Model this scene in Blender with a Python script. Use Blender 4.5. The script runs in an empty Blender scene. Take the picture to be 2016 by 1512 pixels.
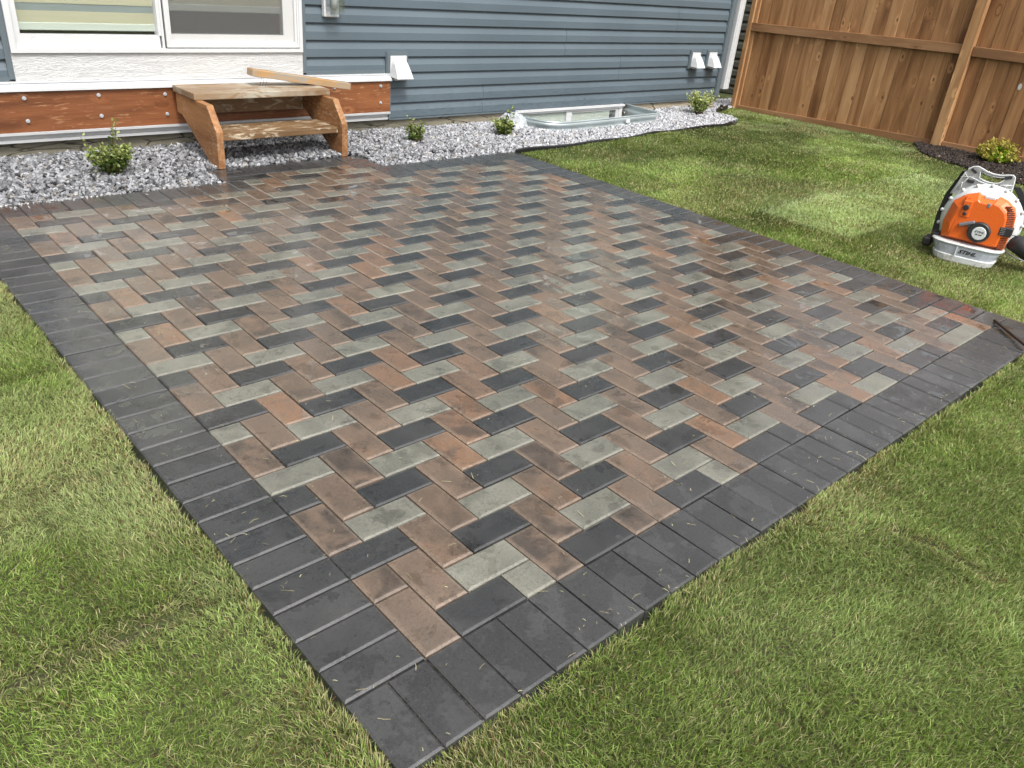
import bpy, bmesh, math, random
import numpy as np
from mathutils import Vector, Matrix

S = bpy.context.scene
COL = S.collection
rad = math.radians
random.seed(7)
RNG = np.random.default_rng(11)

# ------------------------------------------------------------------ camera
CAM = np.array([-0.76723, -0.95484, 1.34076])
YAW, PITCH, ROLL, FPX = 0.778909, -0.494630, 0.101379, 1568.075
_F = np.array([math.sin(YAW)*math.cos(PITCH), math.cos(YAW)*math.cos(PITCH), math.sin(PITCH)])
_R0 = np.array([math.cos(YAW), -math.sin(YAW), 0.0]); _U0 = np.cross(_R0, _F)
_R = _R0*math.cos(ROLL) + _U0*math.sin(ROLL)
_U = -_R0*math.sin(ROLL) + _U0*math.cos(ROLL)
cd = bpy.data.cameras.new('camera'); cam = bpy.data.objects.new('camera', cd); COL.objects.link(cam)
cd.sensor_fit = 'HORIZONTAL'; cd.sensor_width = 36.0; cd.lens = FPX/2016*36.0
cd.clip_start = 0.05; cd.clip_end = 400
cam.matrix_world = Matrix(((_R[0], _U[0], -_F[0], CAM[0]), (_R[1], _U[1], -_F[1], CAM[1]), (_R[2], _U[2], -_F[2], CAM[2]), (0, 0, 0, 1)))
S.camera = cam

# ------------------------------------------------------------------ light
SUN_AZ, SUN_EL = rad(193), rad(55)      # azimuth measured from +Y towards +X (veiled sun behind the camera)
w = bpy.data.worlds.new('World'); S.world = w; w.use_nodes = True
nt = w.node_tree; nt.nodes.clear()
sky = nt.nodes.new('ShaderNodeTexSky'); sky.sky_type = 'NISHITA'; sky.sun_disc = False
sky.sun_elevation = SUN_EL; sky.sun_rotation = SUN_AZ
sky.air_density = 1.0; sky.dust_density = 6.0; sky.ozone_density = 1.0
hs = nt.nodes.new('ShaderNodeHueSaturation'); hs.inputs['Saturation'].default_value = 0.10
bg = nt.nodes.new('ShaderNodeBackground'); bg.inputs['Strength'].default_value = 0.15
wo = nt.nodes.new('ShaderNodeOutputWorld')
nt.links.new(sky.outputs[0], hs.inputs['Color']); nt.links.new(hs.outputs[0], bg.inputs[0]); nt.links.new(bg.outputs[0], wo.inputs[0])
sd = bpy.data.lights.new('sun', 'SUN'); sd.energy = 1.5; sd.angle = rad(10); sd.color = (1.0, 0.96, 0.9)
sun = bpy.data.objects.new('sun', sd); COL.objects.link(sun)
sv = Vector((math.sin(SUN_AZ)*math.cos(SUN_EL), math.cos(SUN_AZ)*math.cos(SUN_EL), math.sin(SUN_EL)))
sun.rotation_euler = sv.to_track_quat('Z', 'Y').to_euler()
S.view_settings.view_transform = 'Standard'; S.view_settings.look = 'None'
S.view_settings.exposure = 0.74; S.view_settings.gamma = 1.0; S.view_settings.use_curve_mapping = False
S.render.engine = 'CYCLES'
S.cycles.max_bounces = 6; S.cycles.transparent_max_bounces = 8

# ------------------------------------------------------------------ node helper
class G:
    def __init__(s, name):
        s.m = bpy.data.materials.new(name); s.m.use_nodes = True
        s.t = s.m.node_tree; s.t.nodes.clear()
        s.out = s.t.nodes.new('ShaderNodeOutputMaterial')
    def n(s, ty, ins=None, **props):
        nd = s.t.nodes.new('ShaderNode'+ty)
        for k, v in props.items(): setattr(nd, k, v)
        if ins:
            for k, v in ins.items(): s.put(nd.inputs[k], v)
        return nd
    def put(s, sock, v):
        if isinstance(v, bpy.types.NodeSocket): s.t.links.new(v, sock)
        elif isinstance(v, bpy.types.Node): s.t.links.new(v.outputs[0], sock)
        else:
            if hasattr(sock.default_value, '__len__') and not hasattr(v, '__len__'): v = (v,)*len(sock.default_value)
            if hasattr(v, '__len__') and len(v) == 3 and len(sock.default_value) == 4: v = (*v, 1)
            sock.default_value = v
    def pos(s): return s.n('NewGeometry').outputs['Position']
    def obj(s): return s.n('TexCoord').outputs['Object']
    def rnd(s): return s.n('ObjectInfo').outputs['Random']
    def attr(s, name): return s.n('Attribute', attribute_name=name)
    def math(s, op, a, b=0.0, c=0.0, clamp=False):
        nd = s.n('Math', operation=op, use_clamp=clamp); s.put(nd.inputs[0], a); s.put(nd.inputs[1], b); s.put(nd.inputs[2], c); return nd.outputs[0]
    def vmul(s, v, k):
        nd = s.n('VectorMath', operation='MULTIPLY'); s.put(nd.inputs[0], v); s.put(nd.inputs[1], k); return nd.outputs[0]
    def vadd(s, v, k):
        nd = s.n('VectorMath', operation='ADD'); s.put(nd.inputs[0], v); s.put(nd.inputs[1], k); return nd.outputs[0]
    def noise(s, vec, scale, detail=3, rough=0.55, w=None, dist=0.0):
        nd = s.n('TexNoise', noise_dimensions='4D' if w is not None else '3D')
        s.put(nd.inputs['Vector'], vec); s.put(nd.inputs['Scale'], scale); s.put(nd.inputs['Detail'], detail)
        s.put(nd.inputs['Roughness'], rough); s.put(nd.inputs['Distortion'], dist)
        if w is not None: s.put(nd.inputs['W'], w)
        return nd.outputs['Fac']
    def voro(s, vec, scale, feature='F1', w=None):
        nd = s.n('TexVoronoi', feature=feature, voronoi_dimensions='4D' if w is not None else '3D')
        s.put(nd.inputs['Vector'], vec); s.put(nd.inputs['Scale'], scale)
        if w is not None: s.put(nd.inputs['W'], w)
        return nd
    def rr(s, v, a, b, lo=0.0, hi=1.0):
        nd = s.n('MapRange', interpolation_type='SMOOTHSTEP'); s.put(nd.inputs[0], v)
        for i, x in enumerate((a, b, lo, hi)): nd.inputs[i+1].default_value = x
        return nd.outputs[0]
    def lin(s, v, a, b, lo=0.0, hi=1.0):
        nd = s.n('MapRange'); s.put(nd.inputs[0], v)
        for i, x in enumerate((a, b, lo, hi)): nd.inputs[i+1].default_value = x
        return nd.outputs[0]
    def ramp(s, v, stops):
        nd = s.n('ValToRGB'); cr = nd.color_ramp
        while len(cr.elements) < len(stops): cr.elements.new(0.5)
        for e, (p, c) in zip(cr.elements, stops): e.position = p; e.color = (*c, 1)
        s.put(nd.inputs[0], v); return nd.outputs[0]
    def mix(s, f, a, b, mode='MIX'):
        nd = s.n('MixRGB', blend_type=mode); s.put(nd.inputs[0], f); s.put(nd.inputs[1], a); s.put(nd.inputs[2], b); return nd.outputs[0]
    def bump(s, h, strength=0.3, dist=0.01, normal=None):
        nd = s.n('Bump'); s.put(nd.inputs['Height'], h); nd.inputs['Strength'].default_value = strength; nd.inputs['Distance'].default_value = dist
        if normal is not None: s.put(nd.inputs['Normal'], normal)
        return nd.outputs[0]
    def bsdf(s, col, rough=0.6, bump=None, metal=0.0, spec=0.5, coat=0.0, coat_rough=0.1, **kw):
        nd = s.n('BsdfPrincipled'); s.put(nd.inputs['Base Color'], col); s.put(nd.inputs['Roughness'], rough)
        s.put(nd.inputs['Metallic'], metal); s.put(nd.inputs['Specular IOR Level'], spec)
        s.put(nd.inputs['Coat Weight'], coat); s.put(nd.inputs['Coat Roughness'], coat_rough)
        if bump is not None: s.put(nd.inputs['Normal'], bump)
        for k, v in kw.items(): s.put(nd.inputs[k.replace('_', ' ')], v)
        return nd
    def done(s, sh):
        s.t.links.new(sh.outputs[0] if isinstance(sh, bpy.types.Node) else sh, s.out.inputs[0]); return s.m

def plain(name, col, rough=0.5, metal=0.0, var=0.12, bs=0.15, scale=25, spec=0.5):
    g = G(name); p = g.obj()
    n1 = g.noise(p, scale, 4); n2 = g.noise(p, 3.0, 3)
    c = g.mix(g.rr(n2, 0.35, 0.7), tuple(x*(1-var) for x in col), tuple(min(1, x*(1+var*0.6)) for x in col))
    c = g.mix(g.rr(n1, 0.62, 0.75, 0, 0.25), c, tuple(x*0.6 for x in col))
    return g.done(g.bsdf(c, g.lin(n1, 0.3, 0.7, max(0.02, rough-0.08), rough+0.08), g.bump(n1, bs, 0.002), metal, spec))

# ------------------------------------------------------------------ paver materials
def paver_mat(kind):
    g = G('paver_'+kind); P = g.pos()
    r = g.math('FRACT', g.math('ADD', g.rnd(), g.attr('prnd').outputs['Fac']))
    w = g.math('MULTIPLY', r, 37.0)
    big = g.noise(P, 7.0, 2, 0.5, w, 0.6); mid = g.noise(P, 26.0, 4, 0.6, w); fine = g.noise(P, 420.0, 2, 0.6)
    speck = g.voro(P, 260.0).outputs['Distance']
    if kind == 'grey':
        c = g.mix(g.rr(big, 0.3, 0.7), (0.132, 0.132, 0.108), (0.205, 0.202, 0.165))
        c = g.mix(g.lin(r, 0, 1, 0, 0.35), c, (0.165, 0.158, 0.138))
    elif kind == 'charcoal':
        c = g.mix(g.rr(big, 0.3, 0.7), (0.030, 0.031, 0.032), (0.050, 0.050, 0.051))
        c = g.mix(g.lin(r, 0, 1, 0, 0.5), c, (0.050, 0.050, 0.050))
    elif kind == 'border':
        c = g.mix(g.rr(big, 0.3, 0.7), (0.034, 0.034, 0.035), (0.054, 0.054, 0.055))
        c = g.mix(g.lin(r, 0, 1, 0, 0.8), c, (0.064, 0.064, 0.063))
    else:
        tone = g.noise(g.vmul(P, (1, 1, 1)), 5.0, 3, 0.6, w, 1.2)
        c = g.ramp(tone, [(0.20, (0.052, 0.043, 0.037)), (0.38, (0.103, 0.077, 0.058)), (0.56, (0.152, 0.107, 0.077)), (0.82, (0.225, 0.134, 0.086))])
        c = g.mix(g.lin(r, 0, 1, 0.0, 0.75), c, (0.145, 0.112, 0.088))
        orange = g.rr(g.math('FRACT', g.math('MULTIPLY', r, 7.31)), 0.78, 0.9)
        c = g.mix(g.math('MULTIPLY', orange, g.rr(mid, 0.3, 0.6, 0.1, 0.6)), c, (0.26, 0.140, 0.078))
        dark = g.rr(g.math('FRACT', g.math('MULTIPLY', r, 13.7)), 0.7, 0.85)
        c = g.mix(g.math('MULTIPLY', dark, g.rr(tone, 0.62, 0.38, 0, 0.7)), c, (0.045, 0.038, 0.034))
    grit = g.noise(P, 110.0, 4, 0.75)
    lv = g.n('SeparateXYZ', {0: g.attr('loc').outputs['Vector']})
    ex_ = g.math('MULTIPLY', g.math('SUBTRACT', 1.0, g.math('ABSOLUTE', lv.outputs[0])), lv.outputs[2])
    ey_ = g.math('MULTIPLY', g.math('SUBTRACT', 1.0, g.math('ABSOLUTE', lv.outputs[1])), 0.05)
    edg = g.math('ADD', g.math('MINIMUM', ex_, ey_), g.math('MULTIPLY', g.math('SUBTRACT', mid, 0.5), 0.014))
    rim = g.rr(edg, 0.017, 0.002)
    if kind == 'brown': c = g.mix(g.math('MULTIPLY', rim, 0.55), c, (0.240, 0.182, 0.138))
    elif kind == 'grey': c = g.mix(g.math('MULTIPLY', rim, 0.30), c, (0.26, 0.25, 0.21))
    else: c = g.mix(g.math('MULTIPLY', rim, 0.30), c, (0.075, 0.075, 0.075))
    c = g.mix(g.rr(fine, 0.3, 0.7, 0.0, 0.6), g.vmul(c, 1.18), g.vmul(c, 0.5))
    c = g.mix(g.rr(grit, 0.50, 0.66, 0.0, 0.6), c, g.vmul(c, 0.5))
    c = g.mix(g.rr(grit, 0.44, 0.30, 0.0, 0.4), c, g.vmul(c, 1.5))
    c = g.mix(g.rr(speck, 0.20, 0.05, 0, 0.5), c, g.vmul(c, 2.0))
    c = g.mix(g.rr(mid, 0.5, 0.8, 0, 0.3), c, g.vmul(c, 0.7))
    # water film: soft sheen in broad patches, small standing puddles with droplets
    wet = g.noise(P, 2.1, 3, 0.6, None, 0.4)
    film = g.rr(wet, 0.34, 0.54)
    pud = g.math('MULTIPLY', g.rr(g.noise(P, 8.0, 4, 0.65, g.math('MULTIPLY', r, 5.0), 1.2), 0.575, 0.595), g.rr(wet, 0.36, 0.46))
    drops = g.rr(g.voro(g.vadd(P, g.vmul(g.n('TexNoise', {'Scale': 60.0}).outputs['Color'], 0.01)), 120.0).outputs['Distance'], 0.32, 0.2)
    front = g.rr(g.n('SeparateXYZ', {0: P}).outputs[1], 0.02, -0.03, 0.0, 0.10)
    zone = g.rr(g.math('ADD', g.noise(P, 7.0, 4, 0.65), front), 0.56, 0.60)
    dropz = g.math('MULTIPLY', drops, zone)
    c = g.mix(g.math('MULTIPLY', g.math('MULTIPLY', zone, g.math('SUBTRACT', 1.0, drops)), 0.45), c, g.vmul(c, 0.4))
    c = g.mix(g.math('MAXIMUM', g.math('MULTIPLY', film, 0.28), g.math('MULTIPLY', pud, 0.38)), c, g.vmul(c, 0.55))
    rough = g.lin(film, 0, 1, 0.46, 0.25)
    rough = g.math('ADD', rough, g.lin(fine, 0.3, 0.7, -0.06, 0.08))
    rough = g.n('Mix', data_type='FLOAT', ins={0: g.math('MAXIMUM', pud, g.math('MULTIPLY', dropz, 0.8)), 2: rough, 3: 0.035}).outputs[0]
    b = g.bump(fine, 0.45, 0.0012)
    b2 = g.bump(mid, 0.25, 0.003, b)
    flat = g.bump(g.math('ADD', g.math('MULTIPLY', g.noise(P, 45.0, 2), 0.4), g.math('MULTIPLY', g.math('MULTIPLY', drops, zone), 1.0)), 0.7, 0.0022)
    nm = g.n('Mix', data_type='VECTOR', ins={0: g.math('MAXIMUM', pud, dropz), 4: b2, 5: flat}).outputs[1]
    coat = g.math('MAXIMUM', g.math('MULTIPLY', pud, 1.0), g.lin(film, 0, 1, 0.22, 0.75))
    return g.done(g.bsdf(c, rough, nm, 0, 0.5, coat, g.math('MULTIPLY', g.lin(film, 0, 1, 0.30, 0.17), g.lin(pud, 0, 1, 1.0, 0.2))))

def grass_mat():
    g = G('grass'); a = g.attr('Col').outputs['Color']; P = g.pos()
    d = g.bsdf(a, 0.55, None, 0, 0.25)
    tr = g.n('BsdfTranslucent', {'Color': g.mix(1.0, a, (1.15, 1.2, 0.6), 'MULTIPLY')})
    return g.done(g.n('MixShader', {0: 0.3, 1: d, 2: tr}))

def attr_mat(name, rough=0.7, bs=0.5, scale=300):
    g = G(name); a = g.attr('Col').outputs['Color']; P = g.pos()
    f = g.noise(P, scale, 3)
    c = g.mix(g.rr(f, 0.35, 0.7), g.vmul(a, 1.08), g.vmul(a, 0.74))
    return g.done(g.bsdf(c, rough, g.bump(f, bs, 0.002)))

def wood_mat(name, stops, axis, grain=1.0, knots=0.6, wear=None, rough=0.6, wearcol=(0.42, 0.33, 0.22), wearlo=0.55, wearhi=0.63, streakv=0.5, wl=(14, 14, 14)):
    """axis: index of the direction the grain runs in (world)."""
    g = G(name); P = g.pos(); r = g.rnd(); w = g.math('MULTIPLY', r, 61.0)
    sc = [9.0, 9.0, 9.0]; sc[axis] = 0.9
    sk = [70.0, 70.0, 70.0]; sk[axis] = 3.0
    kv = [9.0, 9.0, 9.0]; kv[axis] = 4.6
    voro = g.voro(g.vadd(g.vmul(P, kv), g.vmul(g.n('CombineXYZ', {0: w, 1: w, 2: w}).outputs[0], 1.0)), 1.0)
    kd = voro.outputs['Distance']
    kn = g.rr(kd, 0.13, 0.06); halo = g.rr(kd, 0.36, 0.12)
    warp = g.math('MULTIPLY', halo, 0.45)
    ring = g.noise(g.vadd(g.vmul(P, sc), g.n('CombineXYZ', {0: warp, 1: warp, 2: warp}).outputs[0]), 1.0, 4, 0.6, w, 0.7)
    streak = g.noise(g.vmul(P, sk), 1.0, 3, 0.6, w, 0.3)
    v = g.math('ADD', g.math('MULTIPLY', ring, 0.75), g.math('MULTIPLY', streak, 0.25))
    v = g.math('ADD', v, g.lin(r, 0, 1, -0.12, 0.12))
    c = g.ramp(v, stops)
    c = g.mix(g.math('MULTIPLY', halo, 0.5*knots), c, g.vmul(c, 1.55))
    c = g.mix(g.math('MULTIPLY', kn, knots), c, g.vmul(stops[0][1], 0.35))
    c = g.mix(g.rr(streak, 0.55, 0.75, 0, streakv), c, g.vmul(c, 0.55))
    if wear:
        wn = g.noise(g.vmul(P, wl), 1.0, 5, 0.7, None, 0.5)
        wb = g.noise(P, 2.6, 3)
        wm = g.math('MULTIPLY', g.rr(wn, wearlo, wearhi), g.rr(wb, 0.40, 0.58, 0.15, 1.0))
        c = g.mix(g.math('MULTIPLY', wm, wear), c, wearcol)
    return g.done(g.bsdf(c, rough, g.bump(g.math('ADD', streak, g.math('MULTIPLY', kn, -0.6)), 0.35, 0.003), 0, 0.35))

def siding_mat(name, col):
    g = G(name); P = g.pos(); r = g.rnd()
    st = g.noise(g.vmul(P, (5, 40, 120)), 1.0, 3, 0.6); big = g.noise(P, 1.6, 3)
    spots = g.rr(g.noise(P, 70.0, 3, 0.6), 0.66, 0.72)
    splash = g.math('MULTIPLY', g.rr(g.noise(g.vmul(P, (18, 18, 55)), 1.0, 4, 0.65), 0.5, 0.62), g.rr(g.n('SeparateXYZ', {0: P}).outputs[2], 0.42, 0.12))
    c = g.mix(g.rr(big, 0.3, 0.7), tuple(x*0.95 for x in col), tuple(x*1.06 for x in col))
    c = g.mix(g.math('MULTIPLY', splash, 0.35), c, tuple(x*0.62 for x in col))
    c = g.mix(g.math('MULTIPLY', spots, 0.45), c, tuple(x*0.5 for x in col))
    rg = g.math('ADD', g.lin(big, 0.3, 0.7, 0.38, 0.5), g.math('MULTIPLY', splash, -0.12))
    return g.done(g.bsdf(c, rg, g.bump(g.math('ADD', st, g.math('MULTIPLY', g.noise(P, 6.0, 2), 1.5)), 0.10, 0.006), 0, 0.4))

M = {}
for k in ('grey', 'charcoal', 'border', 'brown'): M[k] = paver_mat(k)
M['grass'] = grass_mat()
M['stone'] = attr_mat('crushed_stone', 0.62)
M['mulch'] = attr_mat('mulch', 0.85)
M['straw'] = attr_mat('straw', 0.6)
M['leaf'] = None
M['siding'] = siding_mat('blue_siding', (0.090, 0.117, 0.137))
M['siding_trim'] = siding_mat('blue_trim', (0.102, 0.126, 0.141))
M['nsiding'] = siding_mat('neighbour_siding', (0.13, 0.135, 0.115))
FENCE = [(0.30, (0.13, 0.055, 0.020)), (0.43, (0.25, 0.120, 0.048)), (0.56, (0.37, 0.192, 0.084)), (0.74, (0.52, 0.31, 0.155))]
M['fence'] = wood_mat('cedar_fence', FENCE, 2, knots=0.75)
M['fence_rail'] = wood_mat('cedar_rail', [(0.25, (0.15, 0.070, 0.030)), (0.5, (0.28, 0.145, 0.068)), (0.8, (0.44, 0.26, 0.14))], 1, knots=0.4)
M['ledger'] = wood_mat('stained_ledger', [(0.28, (0.10, 0.034, 0.013)), (0.45, (0.19, 0.068, 0.026)), (0.60, (0.245, 0.095, 0.036)), (0.8, (0.33, 0.14, 0.050))], 0, knots=0.5, wear=0.85, rough=0.45, wearcol=(0.36, 0.19, 0.10), wearlo=0.56, wearhi=0.63, streakv=0.3, wl=(11, 30, 75))
STEP = [(0.28, (0.10, 0.040, 0.014)), (0.44, (0.21, 0.090, 0.032)), (0.60, (0.31, 0.150, 0.060)), (0.78, (0.42, 0.24, 0.11))]
M['stringer'] = wood_mat('step_stringer', STEP, 1, knots=0.4, wear=0.55, wearcol=(0.42, 0.31, 0.20), wearlo=0.48, wearhi=0.62, streakv=0.8, wl=(60, 22, 60))
M['tread'] = wood_mat('step_tread', [(0.25, (0.09, 0.050, 0.022)), (0.5, (0.19, 0.110, 0.052)), (0.8, (0.30, 0.19, 0.10))], 0, knots=0.3, wear=0.9, wearcol=(0.45, 0.38, 0.28), wearlo=0.50, wearhi=0.60, rough=0.5, wl=(10, 26, 26))
M['tread_top'] = wood_mat('worn_tread', [(0.25, (0.13, 0.07, 0.032)), (0.5, (0.25, 0.165, 0.09)), (0.8, (0.33, 0.26, 0.18))], 0, knots=0.2, wear=0.95, wearcol=(0.36, 0.33, 0.27), wearlo=0.42, wearhi=0.52, rough=0.55, wl=(6, 18, 18))
M['plank'] = wood_mat('loose_plank', [(0.25, (0.20, 0.12, 0.06)), (0.5, (0.34, 0.19, 0.075)), (0.8, (0.40, 0.27, 0.15))], 0, knots=0.3, wear=0.85, wearcol=(0.26, 0.24, 0.20), wearlo=0.46, wearhi=0.56, wl=(8, 20, 20))

M['white_vinyl'] = plain('white_vinyl', (0.56, 0.565, 0.57), 0.35, var=0.04, bs=0.03)
M['white_metal'] = plain('white_metal', (0.56, 0.565, 0.57), 0.3, var=0.04, bs=0.05, scale=8)
M['flash_grey'] = plain('grey_flashing', (0.52, 0.54, 0.57), 0.35, var=0.06, bs=0.05)
M['sash_grey'] = plain('grey_sash', (0.50, 0.50, 0.49), 0.4, var=0.04, bs=0.03)
M['black'] = plain('black_plastic', (0.012, 0.012, 0.013), 0.38, var=0.2)
M['dark'] = plain('dark_interior', (0.02, 0.018, 0.016), 0.8)
M['galv'] = plain('galvanised_steel', (0.50, 0.57, 0.58), 0.38, 0.55, var=0.12, scale=40, bs=0.08)
M['bolt'] = plain('galvanised_bolt', (0.55, 0.56, 0.58), 0.3, 0.5)
M['steel'] = plain('nail_steel', (0.12, 0.11, 0.11), 0.35, 0.8)
M['rod'] = plain('rusty_rod', (0.075, 0.035, 0.018), 0.45, 0.3, var=0.35, scale=60)
M['orange'] = plain('orange_plastic', (0.80, 0.140, 0.015), 0.30, var=0.05, bs=0.03)
M['slot'] = plain('slot_dark', (0.10, 0.022, 0.008), 0.7)
M['white_plastic'] = plain('white_plastic', (0.68, 0.70, 0.70), 0.35, var=0.06, bs=0.05)
M['tank'] = plain('cloudy_tank', (0.50, 0.53, 0.60), 0.3, var=0.08, bs=0.04, scale=12)
M['frame_grey'] = plain('light_grey_plastic', (0.52, 0.52, 0.51), 0.4, var=0.08)
M['mid_grey'] = plain('mid_grey_plastic', (0.17, 0.17, 0.18), 0.4)
M['black_matte'] = plain('black_matte', (0.022, 0.022, 0.024), 0.5)
M['stem'] = plain('stem', (0.10, 0.055, 0.03), 0.7)
M['soffit'] = plain('soffit', (0.7, 0.7, 0.7), 0.5, var=0.03)

def plastic(name, col, dirt=(0.16, 0.13, 0.09), amt=0.5, rough=0.35):
    g = G(name); P = g.pos(); n1 = g.noise(P, 9.0, 5, 0.65); n2 = g.noise(P, 60.0, 4, 0.7)
    low = g.rr(g.n('SeparateXYZ', {0: P}).outputs[2], 0.20, 0.0)
    m = g.math('MULTIPLY', g.rr(g.math('ADD', g.math('MULTIPLY', n1, 0.6), g.math('MULTIPLY', n2, 0.4)), 0.50, 0.66), g.lin(low, 0, 1, amt*0.5, amt))
    sc = g.rr(g.noise(g.vmul(P, (160, 160, 18)), 1.0, 3, 0.7, None, 2.0), 0.64, 0.70, 0, 0.3)
    c = g.mix(m, col, dirt); c = g.mix(sc, c, tuple(x*0.55 for x in col))
    return g.done(g.bsdf(c, g.lin(n2, 0.3, 0.7, rough-0.06, rough+0.14), g.bump(n2, 0.08, 0.001), 0, 0.5))
M['orange'] = plastic('orange_plastic', (0.70, 0.125, 0.014), (0.30, 0.10, 0.03), 0.4, 0.3)
M['white_plastic'] = plastic('white_plastic', (0.60, 0.62, 0.62), (0.25, 0.22, 0.16), 0.7)
M['tank'] = plastic('cloudy_tank', (0.46, 0.49, 0.56), (0.22, 0.20, 0.16), 0.6, 0.3)
M['frame_grey'] = plastic('light_grey_plastic', (0.46, 0.46, 0.45), (0.2, 0.18, 0.15), 0.5)
def fascia_mat():
    g = G('embossed_white'); P = g.pos()
    nn = g.noise(g.vmul(P, (5, 5, 38)), 1.0, 3, 0.55, None, 1.6)
    lines = g.math('SINE', g.math('MULTIPLY', nn, 42.0))
    return g.done(g.bsdf(g.mix(g.rr(lines, 0.2, 1, 0, 0.25), (0.54, 0.54, 0.535), (0.46, 0.46, 0.46)), 0.45, g.bump(lines, 0.55, 0.0025)))
M['fascia'] = fascia_mat()
def parging_mat():
    g = G('parging'); P = g.pos()
    v = g.voro(g.vadd(g.vmul(P, (3.2, 3.2, 14)), g.vmul(g.n('TexNoise', {'Scale': 7.0, 'Detail': 4.0}).outputs['Color'], 1.0)), 1.0, 'DISTANCE_TO_EDGE').outputs['Distance']
    crack = g.math('MULTIPLY', g.rr(v, 0.035, 0.008), g.rr(g.noise(P, 4.0, 2), 0.42, 0.55))
    tr = g.noise(g.vmul(P, (8, 8, 30)), 1.0, 5, 0.6)
    fine = g.noise(P, 160.0, 3)
    paler = g.rr(g.n('SeparateXYZ', {0: P}).outputs[0], 2.6, 6.0)
    base = g.mix(paler, (0.175, 0.160, 0.118), (0.40, 0.34, 0.25))     # paler towards the far end of the wall
    c = g.mix(g.rr(tr, 0.35, 0.65), base, g.vmul(base, 0.8)); c = g.mix(g.rr(fine, 0.4, 0.7, 0, .4), c, g.vmul(c, 0.7))
    c = g.mix(crack, c, (0.03, 0.028, 0.02))
    return g.done(g.bsdf(c, 0.75, g.bump(g.math('ADD', g.math('ADD', tr, g.math('MULTIPLY', fine, .25)), g.math('MULTIPLY', crack, -1.2)), 0.6, 0.008)))
M['parging'] = parging_mat()
def ground_mat():
    g = G('soil'); P = g.pos(); n = g.noise(P, 3.0, 5); f = g.noise(P, 90.0, 4)
    c = g.mix(g.rr(n, 0.35, 0.65), (0.055, 0.075, 0.016), (0.095, 0.125, 0.03)); c = g.mix(g.rr(f, 0.4, 0.65), c, (0.035, 0.026, 0.014))
    return g.done(g.bsdf(c, 0.9, g.bump(f, 0.8, 0.01)))
M['ground'] = ground_mat()
def dirt(name, a, b):
    g = G(name); P = g.pos(); f = g.noise(P, 120.0, 4)
    return g.done(g.bsdf(g.mix(g.rr(f, 0.35, 0.65), a, b), 0.9, g.bump(f, 0.8, 0.01)))
M['sand'] = dirt('joint_sand', (0.030, 0.028, 0.024), (0.15, 0.14, 0.12))
M['grit'] = dirt('gravel_base', (0.06, 0.06, 0.065), (0.14, 0.14, 0.145))
M['bark'] = dirt('mulch_base', (0.012, 0.008, 0.006), (0.035, 0.022, 0.016))
def glass_mat(name, tint, rough=0.02, fac=0.12):
    g = G(name); fr = g.math('MULTIPLY', g.math('POWER', g.n('LayerWeight', {'Blend': 0.5}).outputs['Facing'], 4.5), 0.75)
    t = g.n('BsdfTransparent', {'Color': tint}); gl = g.n('BsdfGlossy', {'Color': (1, 1, 1), 'Roughness': rough})
    return g.done(g.n('MixShader', {0: g.math('ADD', fr, fac, clamp=True), 1: t, 2: gl}))
M['glass'] = glass_mat('window_glass', (0.97, 0.98, 0.97), 0.02, 0.08)
M['lamp_glass'] = glass_mat('lamp_glass', (0.85, 0.87, 0.87), 0.15, 0.25)
def sheet_mat():
    g = G('clear_plastic'); t = g.n('BsdfTransparent', {'Color': (0.93, 0.95, 0.97)}); gl = g.bsdf((0.75, 0.78, 0.82), 0.15)
    return g.done(g.n('MixShader', {0: 0.42, 1: t, 2: gl}))
M['sheet'] = sheet_mat()
def screen_mat():
    g = G('insect_screen'); P = g.pos(); b = g.noise(P, 240.0, 2)
    t = g.n('BsdfTransparent', {'Color': (0.85, 0.85, 0.85)}); d = g.bsdf(g.mix(b, (0.22, 0.22, 0.22), (0.36, 0.36, 0.355)), 0.6)
    return g.done(g.n('MixShader', {0: 0.17, 1: t, 2: d}))
M['screen'] = screen_mat()
def fabric(name, col, b=0.08):
    g = G(name); P = g.pos(); f = g.noise(g.vmul(P, (3, 3, 60)), 1.0, 3)
    return g.done(g.bsdf(g.mix(g.rr(f, .3, .7), tuple(x*0.93 for x in col), col), 0.8, g.bump(g.noise(P, 300.0, 2), b, 0.001)))
M['blind_cream'] = fabric('blind_cream', (0.47, 0.45, 0.33))
M['blind_grey'] = fabric('blind_grey', (0.24, 0.28, 0.29))
M['blind_rail'] = fabric('blind_rail', (0.52, 0.56, 0.51), 0.01)

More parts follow.
